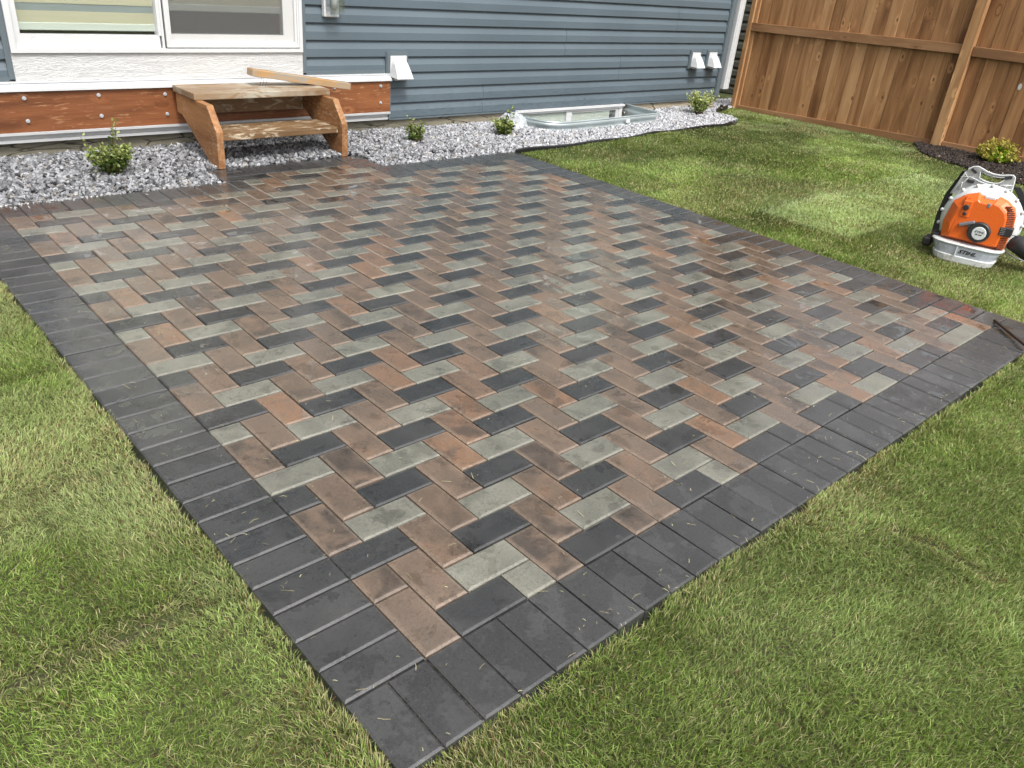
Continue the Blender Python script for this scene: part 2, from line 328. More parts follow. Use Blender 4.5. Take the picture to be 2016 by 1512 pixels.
# ------------------------------------------------------------------ object helpers
def link(name, me, mat=None, parent=None, loc=None, rot=None):
    o = bpy.data.objects.new(name, me); COL.objects.link(o)
    if mat is not None and me is not None and len(me.materials) == 0:
        for m in (mat if isinstance(mat, (list, tuple)) else [mat]): me.materials.append(m)
    if parent: o.parent = parent
    if loc is not None: o.location = loc
    if rot is not None: o.rotation_euler = rot
    return o
def thing(name, label, cat, loc=(0, 0, 0), rz=0.0, group=None):
    o = bpy.data.objects.new(name, None); COL.objects.link(o); o.location = loc; o.rotation_euler = (0, 0, rz)
    o.empty_display_size = 0.1
    return tag(o, label, cat, group)
def tag(o, label, cat, group=None):
    o['label'] = label; o['category'] = cat
    if group: o['group'] = group
    return o
def np_mesh(name, V, F, smooth=False):
    me = bpy.data.meshes.new(name); V = np.asarray(V, float); F = np.asarray(F)
    me.vertices.add(len(V)); me.vertices.foreach_set('co', V.ravel())
    k = F.shape[1]; me.loops.add(F.size); me.loops.foreach_set('vertex_index', F.ravel().astype(np.int32))
    me.polygons.add(len(F)); me.polygons.foreach_set('loop_start', (np.arange(len(F))*k).astype(np.int32))
    me.polygons.foreach_set('loop_total', np.full(len(F), k, np.int32))
    me.polygons.foreach_set('use_smooth', np.full(len(F), bool(smooth)))
    me.update(calc_edges=True); return me
def set_col(me, C):
    C = np.asarray(C, float); a = me.color_attributes.new('Col', 'FLOAT_COLOR', 'POINT')
    a.data.foreach_set('color', np.c_[C, np.ones(len(C))].ravel())
class B:
    """collects shapes into one mesh"""
    def __init__(s): s.v = []; s.f = []; s.sm = []
    def add(s, v, f, smooth=False):
        n = len(s.v); s.v += [tuple(x) for x in v]; s.f += [tuple(i+n for i in q) for q in f]; s.sm += [smooth]*len(f); return s
    def box(s, x0, x1, y0, y1, z0, z1, bev=0.0):
        if bev <= 0:
            v = [(x, y, z) for z in (z0, z1) for y in (y0, y1) for x in (x0, x1)]
            return s.add(v, [(0, 2, 3, 1), (4, 5, 7, 6), (0, 1, 5, 4), (2, 6, 7, 3), (0, 4, 6, 2), (1, 3, 7, 5)])
        bm = bmesh.new(); bmesh.ops.create_cube(bm, size=1)
        for q in bm.verts: q.co = Vector(((x0+x1)/2+q.co.x*(x1-x0), (y0+y1)/2+q.co.y*(y1-y0), (z0+z1)/2+q.co.z*(z1-z0)))
        bmesh.ops.bevel(bm, geom=bm.edges[:], offset=bev, segments=1, affect='EDGES', profile=0.5)
        return s.frombm(bm)
    def frombm(s, bm, smooth=False):
        bm.verts.ensure_lookup_table(); s.add([q.co[:] for q in bm.verts], [[q.index for q in f.verts] for f in bm.faces], smooth); bm.free(); return s
    def prism(s, poly, ax, a, b):
        """poly of 2D points extruded along axis ax from a to b (other two axes in order)"""
        n = len(poly)
        def p(q, t):
            r = list(q); r.insert(ax, t); return tuple(r)
        v = [p(q, a) for q in poly]+[p(q, b) for q in poly]
        f = [tuple(range(n))[::-1], tuple(range(n, 2*n))]+[(i, (i+1) % n, n+(i+1) % n, n+i) for i in range(n)]
        return s.add(v, f)
    def tube(s, pts, r, seg=8, cap=True, smooth=True):
        pts = [Vector(p) for p in pts]; rs = r if hasattr(r, '__len__') else [r]*len(pts); rings = []
        v = []; f = []
        for i, p in enumerate(pts):
            d = (pts[min(i+1, len(pts)-1)]-pts[max(i-1, 0)]).normalized()
            up = Vector((0, 0, 1)) if abs(d.z) < 0.9 else Vector((1, 0, 0))
            a = d.cross(up).normalized(); b = d.cross(a)
            for k in range(seg):
                t = 2*math.pi*k/seg; v.append(p+a*math.cos(t)*rs[i]+b*math.sin(t)*rs[i])
        for i in range(len(pts)-1):
            for k in range(seg): f.append((i*seg+k, i*seg+(k+1) % seg, (i+1)*seg+(k+1) % seg, (i+1)*seg+k))
        if cap: f.append(tuple(range(seg))[::-1]); f.append(tuple(range((len(pts)-1)*seg, len(pts)*seg)))
        return s.add(v, f, smooth)
    def loft(s, rings, cap=True, smooth=False):
        n = len(rings[0]); v = [p for r in rings for p in r]; f = []
        for i in range(len(rings)-1):
            for k in range(n): f.append((i*n+k, i*n+(k+1) % n, (i+1)*n+(k+1) % n, (i+1)*n+k))
        if cap: f.append(tuple(range(n))[::-1]); f.append(tuple(range((len(rings)-1)*n, len(rings)*n)))
        return s.add(v, f, smooth)
    def build(s, name, mat, parent=None, bevel=0.0, seg=2, **kw):
        me = bpy.data.meshes.new(name); me.from_pydata(s.v, [], s.f); me.update()
        bm = bmesh.new(); bm.from_mesh(me)
        if bevel > 0:
            bmesh.ops.remove_doubles(bm, verts=bm.verts, dist=1e-6)
            ed = [e for e in bm.edges if len(e.link_faces) == 2 and e.calc_face_angle(0) > 0.5]
            bmesh.ops.bevel(bm, geom=ed, offset=bevel, segments=seg, affect='EDGES', profile=0.5)
        bmesh.ops.recalc_face_normals(bm, faces=bm.faces); bm.to_mesh(me); bm.free()
        if bevel <= 0: me.polygons.foreach_set('use_smooth', s.sm)
        return link(name, me, mat, parent, **kw)
def struct(o): o['kind'] = 'structure'; return o
def stuff(o): o['kind'] = 'stuff'; return o

# ------------------------------------------------------------------ value noise for placement
_T = np.random.default_rng(3).random((64, 64))
def vnoise(x, y, s):
    x = x*s+100; y = y*s+100; xi = np.floor(x).astype(int); yi = np.floor(y).astype(int); fx = x-xi; fy = y-yi
    fx = fx*fx*(3-2*fx); fy = fy*fy*(3-2*fy); t = lambda a, b: _T[a % 64, b % 64]
    return (t(xi, yi)*(1-fx)+t(xi+1, yi)*fx)*(1-fy)+(t(xi, yi+1)*(1-fx)+t(xi+1, yi+1)*fx)*fy
def fbm(x, y, s): return (vnoise(x, y, s)*0.55+vnoise(x+7, y+3, s*2.1)*0.28+vnoise(x+3, y+17, s*4.3)*0.17)
def sstep(a, b, x): t = np.clip((x-a)/(b-a), 0, 1); return t*t*(3-2*t)
def seg_dist(x, y, pts):
    d = np.full(x.shape, 1e9)
    for (x0, y0), (x1, y1) in zip(pts[:-1], pts[1:]):
        L = (x1-x0)**2+(y1-y0)**2; t = np.clip(((x-x0)*(x1-x0)+(y-y0)*(y1-y0))/L, 0, 1)
        d = np.minimum(d, np.hypot(x-x0-t*(x1-x0), y-y0-t*(y1-y0)))
    return d
def inpoly(x, y, poly):
    r = np.zeros(x.shape, bool); n = len(poly); j = n-1
    for i in range(n):
        (xi, yi), (xj, yj) = poly[i], poly[j]
        c = ((yi > y) != (yj > y)) & (x < (xj-xi)*(y-yi)/((yj-yi) if yj != yi else 1e-9)+xi); r ^= c; j = i
    return r
def project(x, y, z):
    dx, dy, dz = x-CAM[0], y-CAM[1], z-CAM[2]
    zz = dx*_F[0]+dy*_F[1]+dz*_F[2]; zz = np.where(zz < 0.05, 0.05, zz)
    return (dx*_R[0]+dy*_R[1]+dz*_R[2])/zz*FPX, -(dx*_U[0]+dy*_U[1]+dz*_U[2])/zz*FPX, zz

# ------------------------------------------------------------------ ground
WY = 4.55                                   # plane of the house wall
def ground_z(x, y):
    """lawn level: near the patio just under the pavers, gently undulating"""
    zz = -0.021+0.008*(fbm(x, y, 1.3)-0.5)*2
    zf = -0.052+0.058*np.clip((4.5-y)/2.4, -0.1, 1.6)
    zz = zz+0.008*sstep(-0.1, -0.3, x)
    b = sstep(5.6, 7.4, x); zz = zz*(1-b)+(zf-0.012)*b
    zz = zz+sstep(3.7, 4.6, x)*0.02*(1-b)
    return zz
gx = np.concatenate([[-60, -20, -8], np.linspace(-4, 9, 105), [12, 25, 60]])
gy = np.concatenate([[-60, -20, -8], np.linspace(-4, 6, 81), [9, 25, 60]])
X, Y = np.meshgrid(gx, gy); Z = ground_z(X, Y)
far = sstep(5.0, 6.5, Y); Z = Z*(1-far)-0.14*far
under = (X > -0.25) & (X < 3.55) & (Y > -0.25) & (Y < 3.95); Z = np.where(under, -0.09, Z)
Z = np.where((Y > 3.5) & (Y < 5.0) & (X > -3) & (X < 7.4), -0.09, Z)
Z = np.where((Y > 3.9) & (Y < 5.0) & (X > 4.2) & (X < 5.95), -0.6, Z)
nx, ny = len(gx), len(gy); idx = np.arange(nx*ny).reshape(ny, nx)
F = np.stack([idx[:-1, :-1], idx[:-1, 1:], idx[1:, 1:], idx[1:, :-1]], -1).reshape(-1, 4)
struct(link('ground', np_mesh('ground', np.c_[X.ravel(), Y.ravel(), Z.ravel()], F, True), M['ground']))

# ------------------------------------------------------------------ patio
U = 0.1; GAP = 0.0019; CH = 0.0055; CD = 0.0038; TH = 0.06
def paver_verts(lx, ly, g=GAP, ch=CH):
    a, b = lx/2-g, ly/2-g
    v = []
    for (sx, sy, z) in ((a-ch, b-ch, 0), (a, b, -CD), (a, b, -TH)):
        v += [(-sx, -sy, z), (sx, -sy, z), (sx, sy, z), (-sx, sy, z)]
    return np.array(v)
PF = np.array([(0, 1, 2, 3)]+[(i+4, (i+1) % 4+4, (i+1) % 4, i) for i in range(4)]+[(i+8, (i+1) % 4+8, (i+1) % 4+4, i+4) for i in range(4)])
def loc_attr(me, L):
    a = me.attributes.new('loc', 'FLOAT_VECTOR', 'POINT'); a.data.foreach_set('vector', np.asarray(L, float).ravel())
def loc_vals(lx, ly):
    v = paver_verts(lx, ly); return np.c_[v[:, 0]/(lx/2), v[:, 1]/(ly/2), np.full(12, lx/2)]
def paver_mesh(lx, ly, mat):
    me = np_mesh('paver', paver_verts(lx, ly), PF); me.materials.append(mat); loc_attr(me, loc_vals(lx, ly)); return me
patio = struct(bpy.data.objects.new('patio', None)); COL.objects.link(patio)
patio['label'] = 'wet herringbone paver patio in grey, charcoal and brown with a charcoal border'
def in_field(i, j):
    if 0 <= i < 33 and 0 <= j < 34: return True
    if j in (34, 35): return 13 <= i < 22
    if j == 36: return 14 <= i < 21
    return False
def hcol(a, b):
    k = (a-b-1)//4
    even = (b % 2 == 0)
    if k % 2 == 0: return 'charcoal' if even else 'grey'
    if k < 0 or k >= 5: return 'grey' if even else 'charcoal'
    return 'charcoal' if even else 'grey'
OV = {(0, 2): 'brown', (3, 0): 'grey', (11, 0): 'grey', (15, 0): 'charcoal', (19, 0): 'charcoal', (23, 0): 'charcoal', (27, 0): 'charcoal', (31, 0): 'grey'}
pieces = []                                # cx, cy, orient(0 H,1 V), full?, colour
for j in range(0, 37):
    for i in range(0, 33):
        if not in_field(i, j): continue
        s = (i-j) % 4
        if s == 1:      # left half of a horizontal paver
            if in_field(i+1, j): pieces.append((i+1, j+.5, 0, 1, hcol(i, j)))
            else: pieces.append((i+.5, j+.5, 0, 0, OV.get((i, j), hcol(i, j))))
        elif s == 2:
            if not in_field(i-1, j): pieces.append((i+.5, j+.5, 0, 0, OV.get((i, j), hcol(i-1, j))))
        elif s == 0:    # lower half of a vertical paver
            if in_field(i, j+1): pieces.append((i+.5, j+1, 1, 1, 'brown'))
            else: pieces.append((i+.5, j+.5, 1, 0, OV.get((i, j), 'brown')))
        else:
            if not in_field(i, j-1): pieces.append((i+.5, j+.5, 1, 0, OV.get((i, j), 'brown')))
border = []
for i in range(-2, 35): border.append((i+.5, -1, 1))
for j in range(0, 36): border.append((-1, j+.5, 0))
for j in range(0, 34): border.append((34, j+.5, 0))
for i in list(range(0, 13))+list(range(22, 35)): border.append((i+.5, 35, 1))
for j in (36, 37, 38): border.append((13, j+.5, 0)); border.append((22, j+.5, 0))
for i in range(14, 21): border.append((i+.5, 38, 1))
meshes = {(c, f): paver_mesh(0.2 if f else 0.1, 0.1, M[c]) for c in ('grey', 'charcoal', 'brown') for f in (0, 1)}
bmesh_b = paver_mesh(0.2, 0.1, M['border'])
def jit(): return (random.gauss(0, 0.0045), random.gauss(0, 0.0045), random.gauss(0, 0.004)), random.gauss(0, 0.0008)
def score(p):
    u, v, z = project(p[0]*U, p[1]*U, 0.0)
    vis = abs(u) < 1010 and abs(v) < 760
    return (0 if vis else 100)+z*(1 if p[3] else 1.25)
pieces.sort(key=score)
for k, (cx, cy, o, f, c) in enumerate(pieces[:300]):
    (rx, ry, rz), dz = jit()
    link('paver', meshes[(c, f)], None, patio, (cx*U, cy*U, dz), (rx, ry, rz+(math.pi/2 if o else 0)))
VV, FF, PR, MI, LV_ = [], [], [], [], []; n0 = 0
order = {'grey': 0, 'charcoal': 1, 'brown': 2}
for (cx, cy, o, f, c) in pieces[300:]:
    (rx, ry, rz), dz = jit(); v = paver_verts(0.2 if f else 0.1, 0.1)
    R = np.array((Matrix.Rotation(rz+(math.pi/2 if o else 0), 3, 'Z') @ Matrix.Rotation(rx, 3, 'X') @ Matrix.Rotation(ry, 3, 'Y')))
    VV.append(v @ R.T+np.array([cx*U, cy*U, dz])); FF.append(PF+n0); n0 += 12; PR += [random.random()]*12; MI += [order[c]]*9; LV_.append(loc_vals(0.2 if f else 0.1, 0.1))
me = np_mesh('paver_rest', np.concatenate(VV), np.concatenate(FF))
a = me.attributes.new('prnd', 'FLOAT', 'POINT'); a.data.foreach_set('value', PR)
loc_attr(me, np.concatenate(LV_))
for c in ('grey', 'charcoal', 'brown'): me.materials.append(M[c])
me.polygons.foreach_set('material_index', MI)
o = stuff(link('far_pavers', me, None, patio))
for (cx, cy, o_) in border:
    (rx, ry, rz), dz = jit()
    link('border_paver', bmesh_b, None, patio, (cx*U, cy*U, dz), (rx, ry, rz+(math.pi/2 if o_ else 0)))
bb = B(); bb.box(-0.195, 3.495, -0.195, 3.595, -0.07, -0.0105); bb.box(1.205, 2.295, 3.597, 3.895, -0.07, -0.0105)
bb.build('joint_sand', M['sand'], patio)

# ------------------------------------------------------------------ gravel bed
EDGE = [(3.50, 3.585), (3.95, 3.60), (4.57, 3.60), (5.1, 3.66), (5.54, 3.70), (6.22, 3.72), (6.60, 3.76), (6.90, 3.86), (6.98, 4.0), (6.97, 4.13), (7.1, 4.28), (7.4, 4.44), (7.75, 4.56)]
def smooth_path(P, n=6):
    out = []
    for i in range(len(P)-1):
        p0, p1, p2, p3 = P[max(i-1, 0)], P[i], P[i+1], P[min(i+2, len(P)-1)]
        for k in range(n):
            t = k/n; out.append(tuple(0.5*((2*p1[c])+(-p0[c]+p2[c])*t+(2*p0[c]-5*p1[c]+4*p2[c]-p3[c])*t*t+(-p0[c]+3*p1[c]-3*p2[c]+p3[c])*t**3) for c in (0, 1)))
    return out+[tuple(P[-1])]
EP = smooth_path(EDGE)
GPOLY = [(-2.2, 3.6), (1.2, 3.6), (1.2, 3.9), (2.3, 3.9), (2.3, 3.6), (3.5, 3.6)]+EP[1:]+[(8.0, 4.62), (9.1, 4.8), (9.1, 8), (7.5, 8), (7.5, 4.56), (-2.2, 4.56)]
WELL = [(4.26, 4.56), (4.24, 4.34), (4.25, 4.18), (4.31, 4.06), (4.44, 4.00), (4.70, 4.00), (5.66, 4.05), (5.79, 4.07), (5.85, 4.15), (5.87, 4.56)]
def slope(x, y): return sstep(4.7, 6.0, y)*-0.12
bb = B(); bb.add([(x, y, -0.02-0.06*float(sstep(6.7, 7.5, np.array(x)))) for x, y in GPOLY if y <= 4.6], [tuple(range(len([1 for q in GPOLY if q[1] <= 4.6])))])
bb.add([(7.45, 4.5, -.082), (9.1, 4.5, -.082), (9.1, 4.9, -.09), (9.1, 8, -.16), (7.45, 8, -.16), (7.45, 4.9, -.09)], [(0, 1, 2, 5), (5, 2, 3, 4)])
# hole for the window well: split the base sheet around it
bmt = bmesh.new()
gb = bb.build('gravel_bed', M['grit']); struct(gb)
bmt.from_mesh(gb.data)
bmesh.ops.triangulate(bmt, faces=bmt.faces)
for co, no in (((4.25, 0, 0), (1, 0, 0)), ((5.87, 0, 0), (1, 0, 0)), ((0, 4.03, 0), (0, 1, 0))):
    bmesh.ops.bisect_plane(bmt, geom=bmt.verts[:]+bmt.edges[:]+bmt.faces[:], plane_co=co, plane_no=no)
bmesh.ops.delete(bmt, geom=[f for f in bmt.faces if 4.25 < f.calc_center_median().x < 5.87 and f.calc_center_median().y > 4.03 and f.calc_center_median().y < 4.6], context='FACES')
bmt.to_mesh(gb.data); bmt.free()

def stones(name, P, size, colfn, mat, flat=0.7, zfn=None):
    n = len(P); base = np.array([(x, y, z) for z in (-1, 1) for y in (-1, 1) for x in (-1, 1)], float)*0.5
    FQ = np.array([(0, 2, 3, 1), (4, 5, 7, 6), (0, 1, 5, 4), (2, 6, 7, 3), (0, 4, 6, 2), (1, 3, 7, 5)])
    V = np.repeat(base[None], n, 0)+RNG.uniform(-0.24, 0.24, (n, 8, 3))
    sc = np.stack([size*RNG.uniform(0.7, 1.3, n), size*RNG.uniform(0.6, 1.0, n), size*flat*RNG.uniform(0.5, 1.1, n)], 1)
    V *= sc[:, None, :]
    q = RNG.normal(size=(n, 4)); q[:, 1:3] *= 0.45; q /= np.linalg.norm(q, axis=1)[:, None]
    a, b, c, d = q.T
    R = np.stack([np.stack([1-2*(c*c+d*d), 2*(b*c-a*d), 2*(b*d+a*c)], -1), np.stack([2*(b*c+a*d), 1-2*(b*b+d*d), 2*(c*d-a*b)], -1), np.stack([2*(b*d-a*c), 2*(c*d+a*b), 1-2*(b*b+c*c)], -1)], 1)
    V = np.einsum('nij,nkj->nki', R, V)+P[:, None, :]
    FA = (FQ[None]+(np.arange(n)*8)[:, None, None]).reshape(-1, 4)
    me = np_mesh(name, V.reshape(-1, 3), FA)
    set_col(me, np.repeat(colfn(P, n), 8, 0))
    o = stuff(link(name, me, mat)); return o
def cand(n, x0, x1, y0, y1): return RNG.uniform(x0, x1, n), RNG.uniform(y0, y1, n)
px, py = cand(72000, -1.0, 9.0, 3.58, 5.9)
keep = inpoly(px, py, GPOLY) & ~inpoly(px, py, WELL)
keep &= ~((py > 4.54) & (px < 7.5))
u, v, z = project(px, py, 0*px); keep &= (np.abs(u) < 1150) & (v < 800)
keep &= RNG.random(len(px)) < np.clip(1.25-z*0.045, 0.5, 1)
px, py = px[keep], py[keep]
mound = 0.012*fbm(px, py, 2.5)+0.028*sstep(3.62, 4.0, py)*(0.3+0.7*vnoise(px, py, 1.2))
mound = mound*np.where(py > 4.6, 0.3, 1)
pz = -0.018-0.045*sstep(6.9, 7.6, px)+RNG.uniform(0, 1, len(px))*0.014+mound+slope(px, py)
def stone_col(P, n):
    paler = sstep(1.8, 5.2, P[:, 0])*0.9+0.1*vnoise(P[:, 0], P[:, 1], 3)  # stones turn paler towards the right end of the bed
    t = RNG.beta(1.5, 1.5, n); lo = 0.05+0.20*paler; hi = 0.38+0.20*paler
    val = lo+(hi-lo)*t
    dark = RNG.random(n) < 0.10*(1-paler); val[dark] *= 0.45
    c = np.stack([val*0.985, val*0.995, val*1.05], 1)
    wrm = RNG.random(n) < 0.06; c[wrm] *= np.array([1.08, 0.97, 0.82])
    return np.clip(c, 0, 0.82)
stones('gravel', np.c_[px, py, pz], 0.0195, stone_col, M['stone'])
# a few chips kicked onto the back-left border
px, py = RNG.uniform(-0.2, 1.0, 420), 3.6-np.abs(RNG.exponential(0.035, 420))*sstep(1.05, 0.0, RNG.uniform(0, 1.0, 420))
px = np.sort(px); sel = RNG.random(420) < sstep(0.9, 0.1, px)*0.9+0.06
stones('stray_gravel_chips', np.c_[px, py, np.full(420, 0.003)][sel][::3], 0.010, lambda P, n: np.repeat(RNG.uniform(0.2, 0.45, n)[:, None], 3, 1), M['stone'])

# mulch bed by the fence
MUL = [(7.97, 2.42), (7.6, 2.22), (7.36, 2.02), (7.12, 1.62), (6.97, 1.29), (6.86, 0.95), (6.8, 0.2), (6.8, -0.6), (7.97, -0.6)]
MB = smooth_path(MUL[:8])+MUL[8:]
def mz(x, y): return float(ground_z(np.array(float(x)), np.array(float(y))))
struct(B().add([(x, y, mz(x, y)+0.012) for x, y in MB], [tuple(range(len(MB)))]).build('mulch_bed', M['bark']))
px, py = cand(16000, 6.75, 7.98, -0.3, 2.45); k = inpoly(px, py, MB); px, py = px[k], py[k]
def mulch_col(P, n):
    val = RNG.uniform(0.008, 0.045, n); c = np.stack([val*1.25, val*0.85, val*0.65], 1)
    pale = RNG.random(n) < 0.02; c[pale] = np.array([0.38, 0.28, 0.2]); return c
stones('mulch_chips', np.c_[px, py, ground_z(px, py)+0.014+RNG.uniform(0, 0.016, len(px))], 0.024, mulch_col, M['mulch'], 0.45)

# ------------------------------------------------------------------ lawn
def in_patio(x, y, m=0.0):
    wob = 0.020*(vnoise(x, y, 9)-0.5)+0.016*(vnoise(x, y, 31)-0.5)
    m = m+wob
    return ((x > -0.2-m) & (x < 3.5+m) & (y > -0.2-m) & (y < 3.6+m))
SEAM1 = [(-0.85, 0.44), (-0.60, 0.425), (-0.345, 0.432)]; SEAM2 = [(1.33, -0.42), (1.375, -0.54), (1.35, -0.68)]
LP1 = [(3.98, 1.06), (4.00, 1.72), (5.0, 1.73), (5.0, 1.07)]
LP2 = [(5.03, 1.07), (5.03, 1.74), (6.38, 1.75), (6.36, 1.06)]
def sod(x, y):
    """rolls of turf: tone of each strip and distance to its nearest seam"""
    w = 0.03*(vnoise(x, y, 3)-0.5)
    v = (y+w-1.065)/0.655; ty = np.floor(v); uu = (x+w-4.0)/1.015+0.43*(ty % 2); tx = np.floor(uu)
    tone = _T[(tx.astype(int)*7+ty.astype(int)*13) % 64, (ty.astype(int)*5+tx.astype(int)*3) % 64]
    d = np.minimum(np.minimum(v-ty, 1-(v-ty))*0.655, np.minimum(uu-tx, 1-(uu-tx))*1.015)
    return tone, d
LP3 = [(5.9, 3.9), (7.9, 4.5), (7.95, 1.9), (7.2, 1.9), (7.1, 3.3)]
N = 6600000
px, py = cand(N, -2.8, 8.0, -2.9, 4.7)
u, v, z = project(px, py, 0*px)
keep = (np.abs(u) < 1700) & (v < 1150) & (v > -900) & ((px-CAM[0])*_F[0]+(py-CAM[1])*_F[1]-CAM[2]*_F[2] > 0.2)
keep &= ~in_patio(px, py, 0.004)
keep &= ~(inpoly(px, py, GPOLY)) & ~inpoly(px, py, MB) & (px < 7.965)
keep &= ~((py > 3.6) & (px < 3.52))
keep &= ~((px < 3.5) & (py > 3.55))
keep &= RNG.random(N) < np.clip(1.02-0.19*(z-1.8), 0.20, 1.0)*np.where((np.abs(u) < 1080) & (v < 830), 1, 0.22)
px, py, z = px[keep], py[keep], z[keep]
dseam = np.minimum(seg_dist(px, py, SEAM1), seg_dist(px, py, SEAM2)*1.5)
bare = np.exp(-(dseam/0.016)**2)*np.where(vnoise(px, py, 14) > 0.35, 1, 0.5)
k = RNG.random(len(px)) > bare*0.9; px, py, z, dseam = px[k], py[k], z[k], dseam[k]
n = len(px)
gz = ground_z(px, py)
# raised / dipped seams
gz = gz+0.010*np.exp(-((dseam-0.05)/0.05)**2)
nap = (fbm(px, py, 1.6)*6.0+vnoise(px, py, 6)*2.5)
ang = nap+RNG.normal(0, 1.25, n)
H = RNG.uniform(0.010, 0.025, n)*(0.8+0.45*vnoise(px+5, py, 4.5))
lean = np.clip(RNG.normal(0.62, 0.40, n), 0.05, 1.6)
wd = RNG.uniform(0.0006, 0.0013, n)*np.clip(z/1.9, 1.0, 3.4)
# near patio edges blades flop outwards
ex = np.where(px < 0, -0.2-px, np.where(px > 3.5, px-3.5, 9)); ex = np.where((py > 3.6) | (py < -0.2), 9, ex)
ey = np.where(py < -0.2, -0.2-py, 9); ed = np.minimum(np.abs(ex), np.abs(ey))
edge = np.exp(-(ed/0.03)**2)
ca, sa = np.cos(ang), np.sin(ang)
dirx = np.where(np.abs(ex) < np.abs(ey), np.where(px < 0, 1.0, -1.0), 0.0); diry = np.where(np.abs(ex) < np.abs(ey), 0.0, 1.0)
ca = ca+edge*dirx*0.9; sa = sa+edge*diry*0.9; L = np.hypot(ca, sa)+1e-6; ca /= L; sa /= L
tip = np.stack([ca*H*lean*1.05, sa*H*lean*1.05, H*(1.0-0.32*lean)+0.002], 1)
mid = np.stack([ca*H*lean*0.46, sa*H*lean*0.46, H*0.56*(1.0-0.2*lean)], 1)
wa = RNG.uniform(0, 2*np.pi, n); sx = np.stack([np.cos(wa), np.sin(wa), np.zeros(n)], 1)*wd[:, None]
P = np.stack([px, py, gz-0.002], 1)
V = np.stack([P-sx, P+sx, P+mid+sx*0.85, P+mid-sx*0.85, P+tip], 1).reshape(-1, 3)
base = (np.arange(n)*5)[:, None]
tri = np.concatenate([base+np.array([[0, 1, 2]]), base+np.array([[0, 2, 3]]), base+np.array([[3, 2, 4]])])
me = np_mesh('lawn_grass', V, tri, False)
t = RNG.random(n); big = fbm(px, py, 0.9); m2 = fbm(px+31, py+9, 3.2); yel = fbm(px+11, py+41, 2.3)
g0 = np.array([0.10, 0.175, 0.022]); g1 = np.array([0.33, 0.42, 0.125]); g2 = np.array([0.34, 0.43, 0.17])
C = g0[None]*(1-t[:, None])+g1[None]*t[:, None]
wv = sstep(0.42, 0.66, big)[:, None]*0.5; C = C*(1-wv)+g2*wv
C *= RNG.uniform(0.72, 1.28, n)[:, None]*np.where((px > 0) & (py < -0.15), 0.86, 1.0)[:, None]*(0.62+0.74*m2)[:, None]*(1-0.45*((px > 3.5)*sstep(0.42, 0.62, fbm(px*0.6+9, py+2, 1.3))))[:, None]*(0.82+0.36*fbm(px+3, py+8, 7.0))[:, None]
jx, jy = px+RNG.normal(0, 0.022, n)+0.10*(fbm(px, py, 4)-0.5), py+RNG.normal(0, 0.018, n)+0.08*(fbm(px+9, py, 5)-0.5)
lp = (inpoly(jx, jy, LP1)*0.55*(0.6+0.8*fbm(px, py, 5))+inpoly(jx, jy, LP2)*0.38+sstep(0.4, 0.7, fbm(px, py, 2))*inpoly(px, py, LP3)*0.5)[:, None]
C = C*(1-lp)+(np.array([0.50, 0.60, 0.31])*(0.8+0.4*t[:, None]))*lp
left = (px < -0.15)[:, None]*sstep(0.30, 0.55, fbm(px, py+3, 1.7))[:, None]*0.65
C = C*(1-left)+np.array([0.46, 0.53, 0.25])*left
tone, ds = sod(px, py); tone = np.where(inpoly(jx, jy, LP1), 0.85, np.where(inpoly(jx, jy, LP2), 0.75, tone)); C *= (0.80+0.40*tone)[:, None]*(1-0.28*np.exp(-(ds/0.018)**2))[:, None]
straw = RNG.random(n) < (0.12+0.25*sstep(0.45, 0.7, yel)+0.32*edge+0.5*np.exp(-(dseam/0.045)**2))
C[straw] = np.array([0.46, 0.42, 0.22])*RNG.uniform(0.55, 1.15, straw.sum())[:, None]
brown = RNG.random(n) < 0.03+0.05*sstep(0.5, 0.7, yel); C[brown] = np.array([0.16, 0.095, 0.04])
rootc = C*0.42+np.array([0.05, 0.04, 0.01])*0.15  # roots darkened for contrast: shade of the gaps put into the colour
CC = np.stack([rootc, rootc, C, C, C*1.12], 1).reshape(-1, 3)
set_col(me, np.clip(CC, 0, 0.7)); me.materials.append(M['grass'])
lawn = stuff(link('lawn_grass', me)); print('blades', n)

# dry clippings lying on the pavers
m = 520; px = RNG.uniform(-0.2, 3.5, m); py = RNG.uniform(-0.2, 3.4, m)
nearl = RNG.random(m) < 0.5; px[nearl] = np.where(RNG.random(nearl.sum()) < 0.5, -0.2+RNG.exponential(0.16, nearl.sum()), px[nearl])
py[nearl] = np.where(px[nearl] > 0.3, -0.2+RNG.exponential(0.1, nearl.sum()), py[nearl])
ang = RNG.uniform(0, 6.28, m); Ln = 0.003+RNG.exponential(0.0035, m); Wn = RNG.uniform(0.0003, 0.0007, m); bend = RNG.normal(0, 0.12, m)
vs = []
for tt, off in ((-1, 0), (0, 1), (1, 0)):
    cx = px+np.cos(ang)*Ln*tt-np.sin(ang)*Ln*bend*off; cy = py+np.sin(ang)*Ln*tt+np.cos(ang)*Ln*bend*off
    for s_ in (-1, 1): vs.append(np.stack([cx-np.sin(ang)*Wn*s_, cy+np.cos(ang)*Wn*s_, 0.0022+0.0015*off+0*px], 1))
V = np.stack(vs, 1).reshape(-1, 3); bs_ = (np.arange(m)*6)[:, None]
F = np.concatenate([bs_+np.array([[0, 2, 3, 1]]), bs_+np.array([[2, 4, 5, 3]])])
me = np_mesh('grass_clippings', V, F); col = np.array([0.55, 0.50, 0.28])[None]*RNG.uniform(0.5, 1.2, m)[:, None]; set_col(me, np.repeat(col, 6, 0)); me.materials.append(M['straw'])
stuff(link('grass_clippings', me))

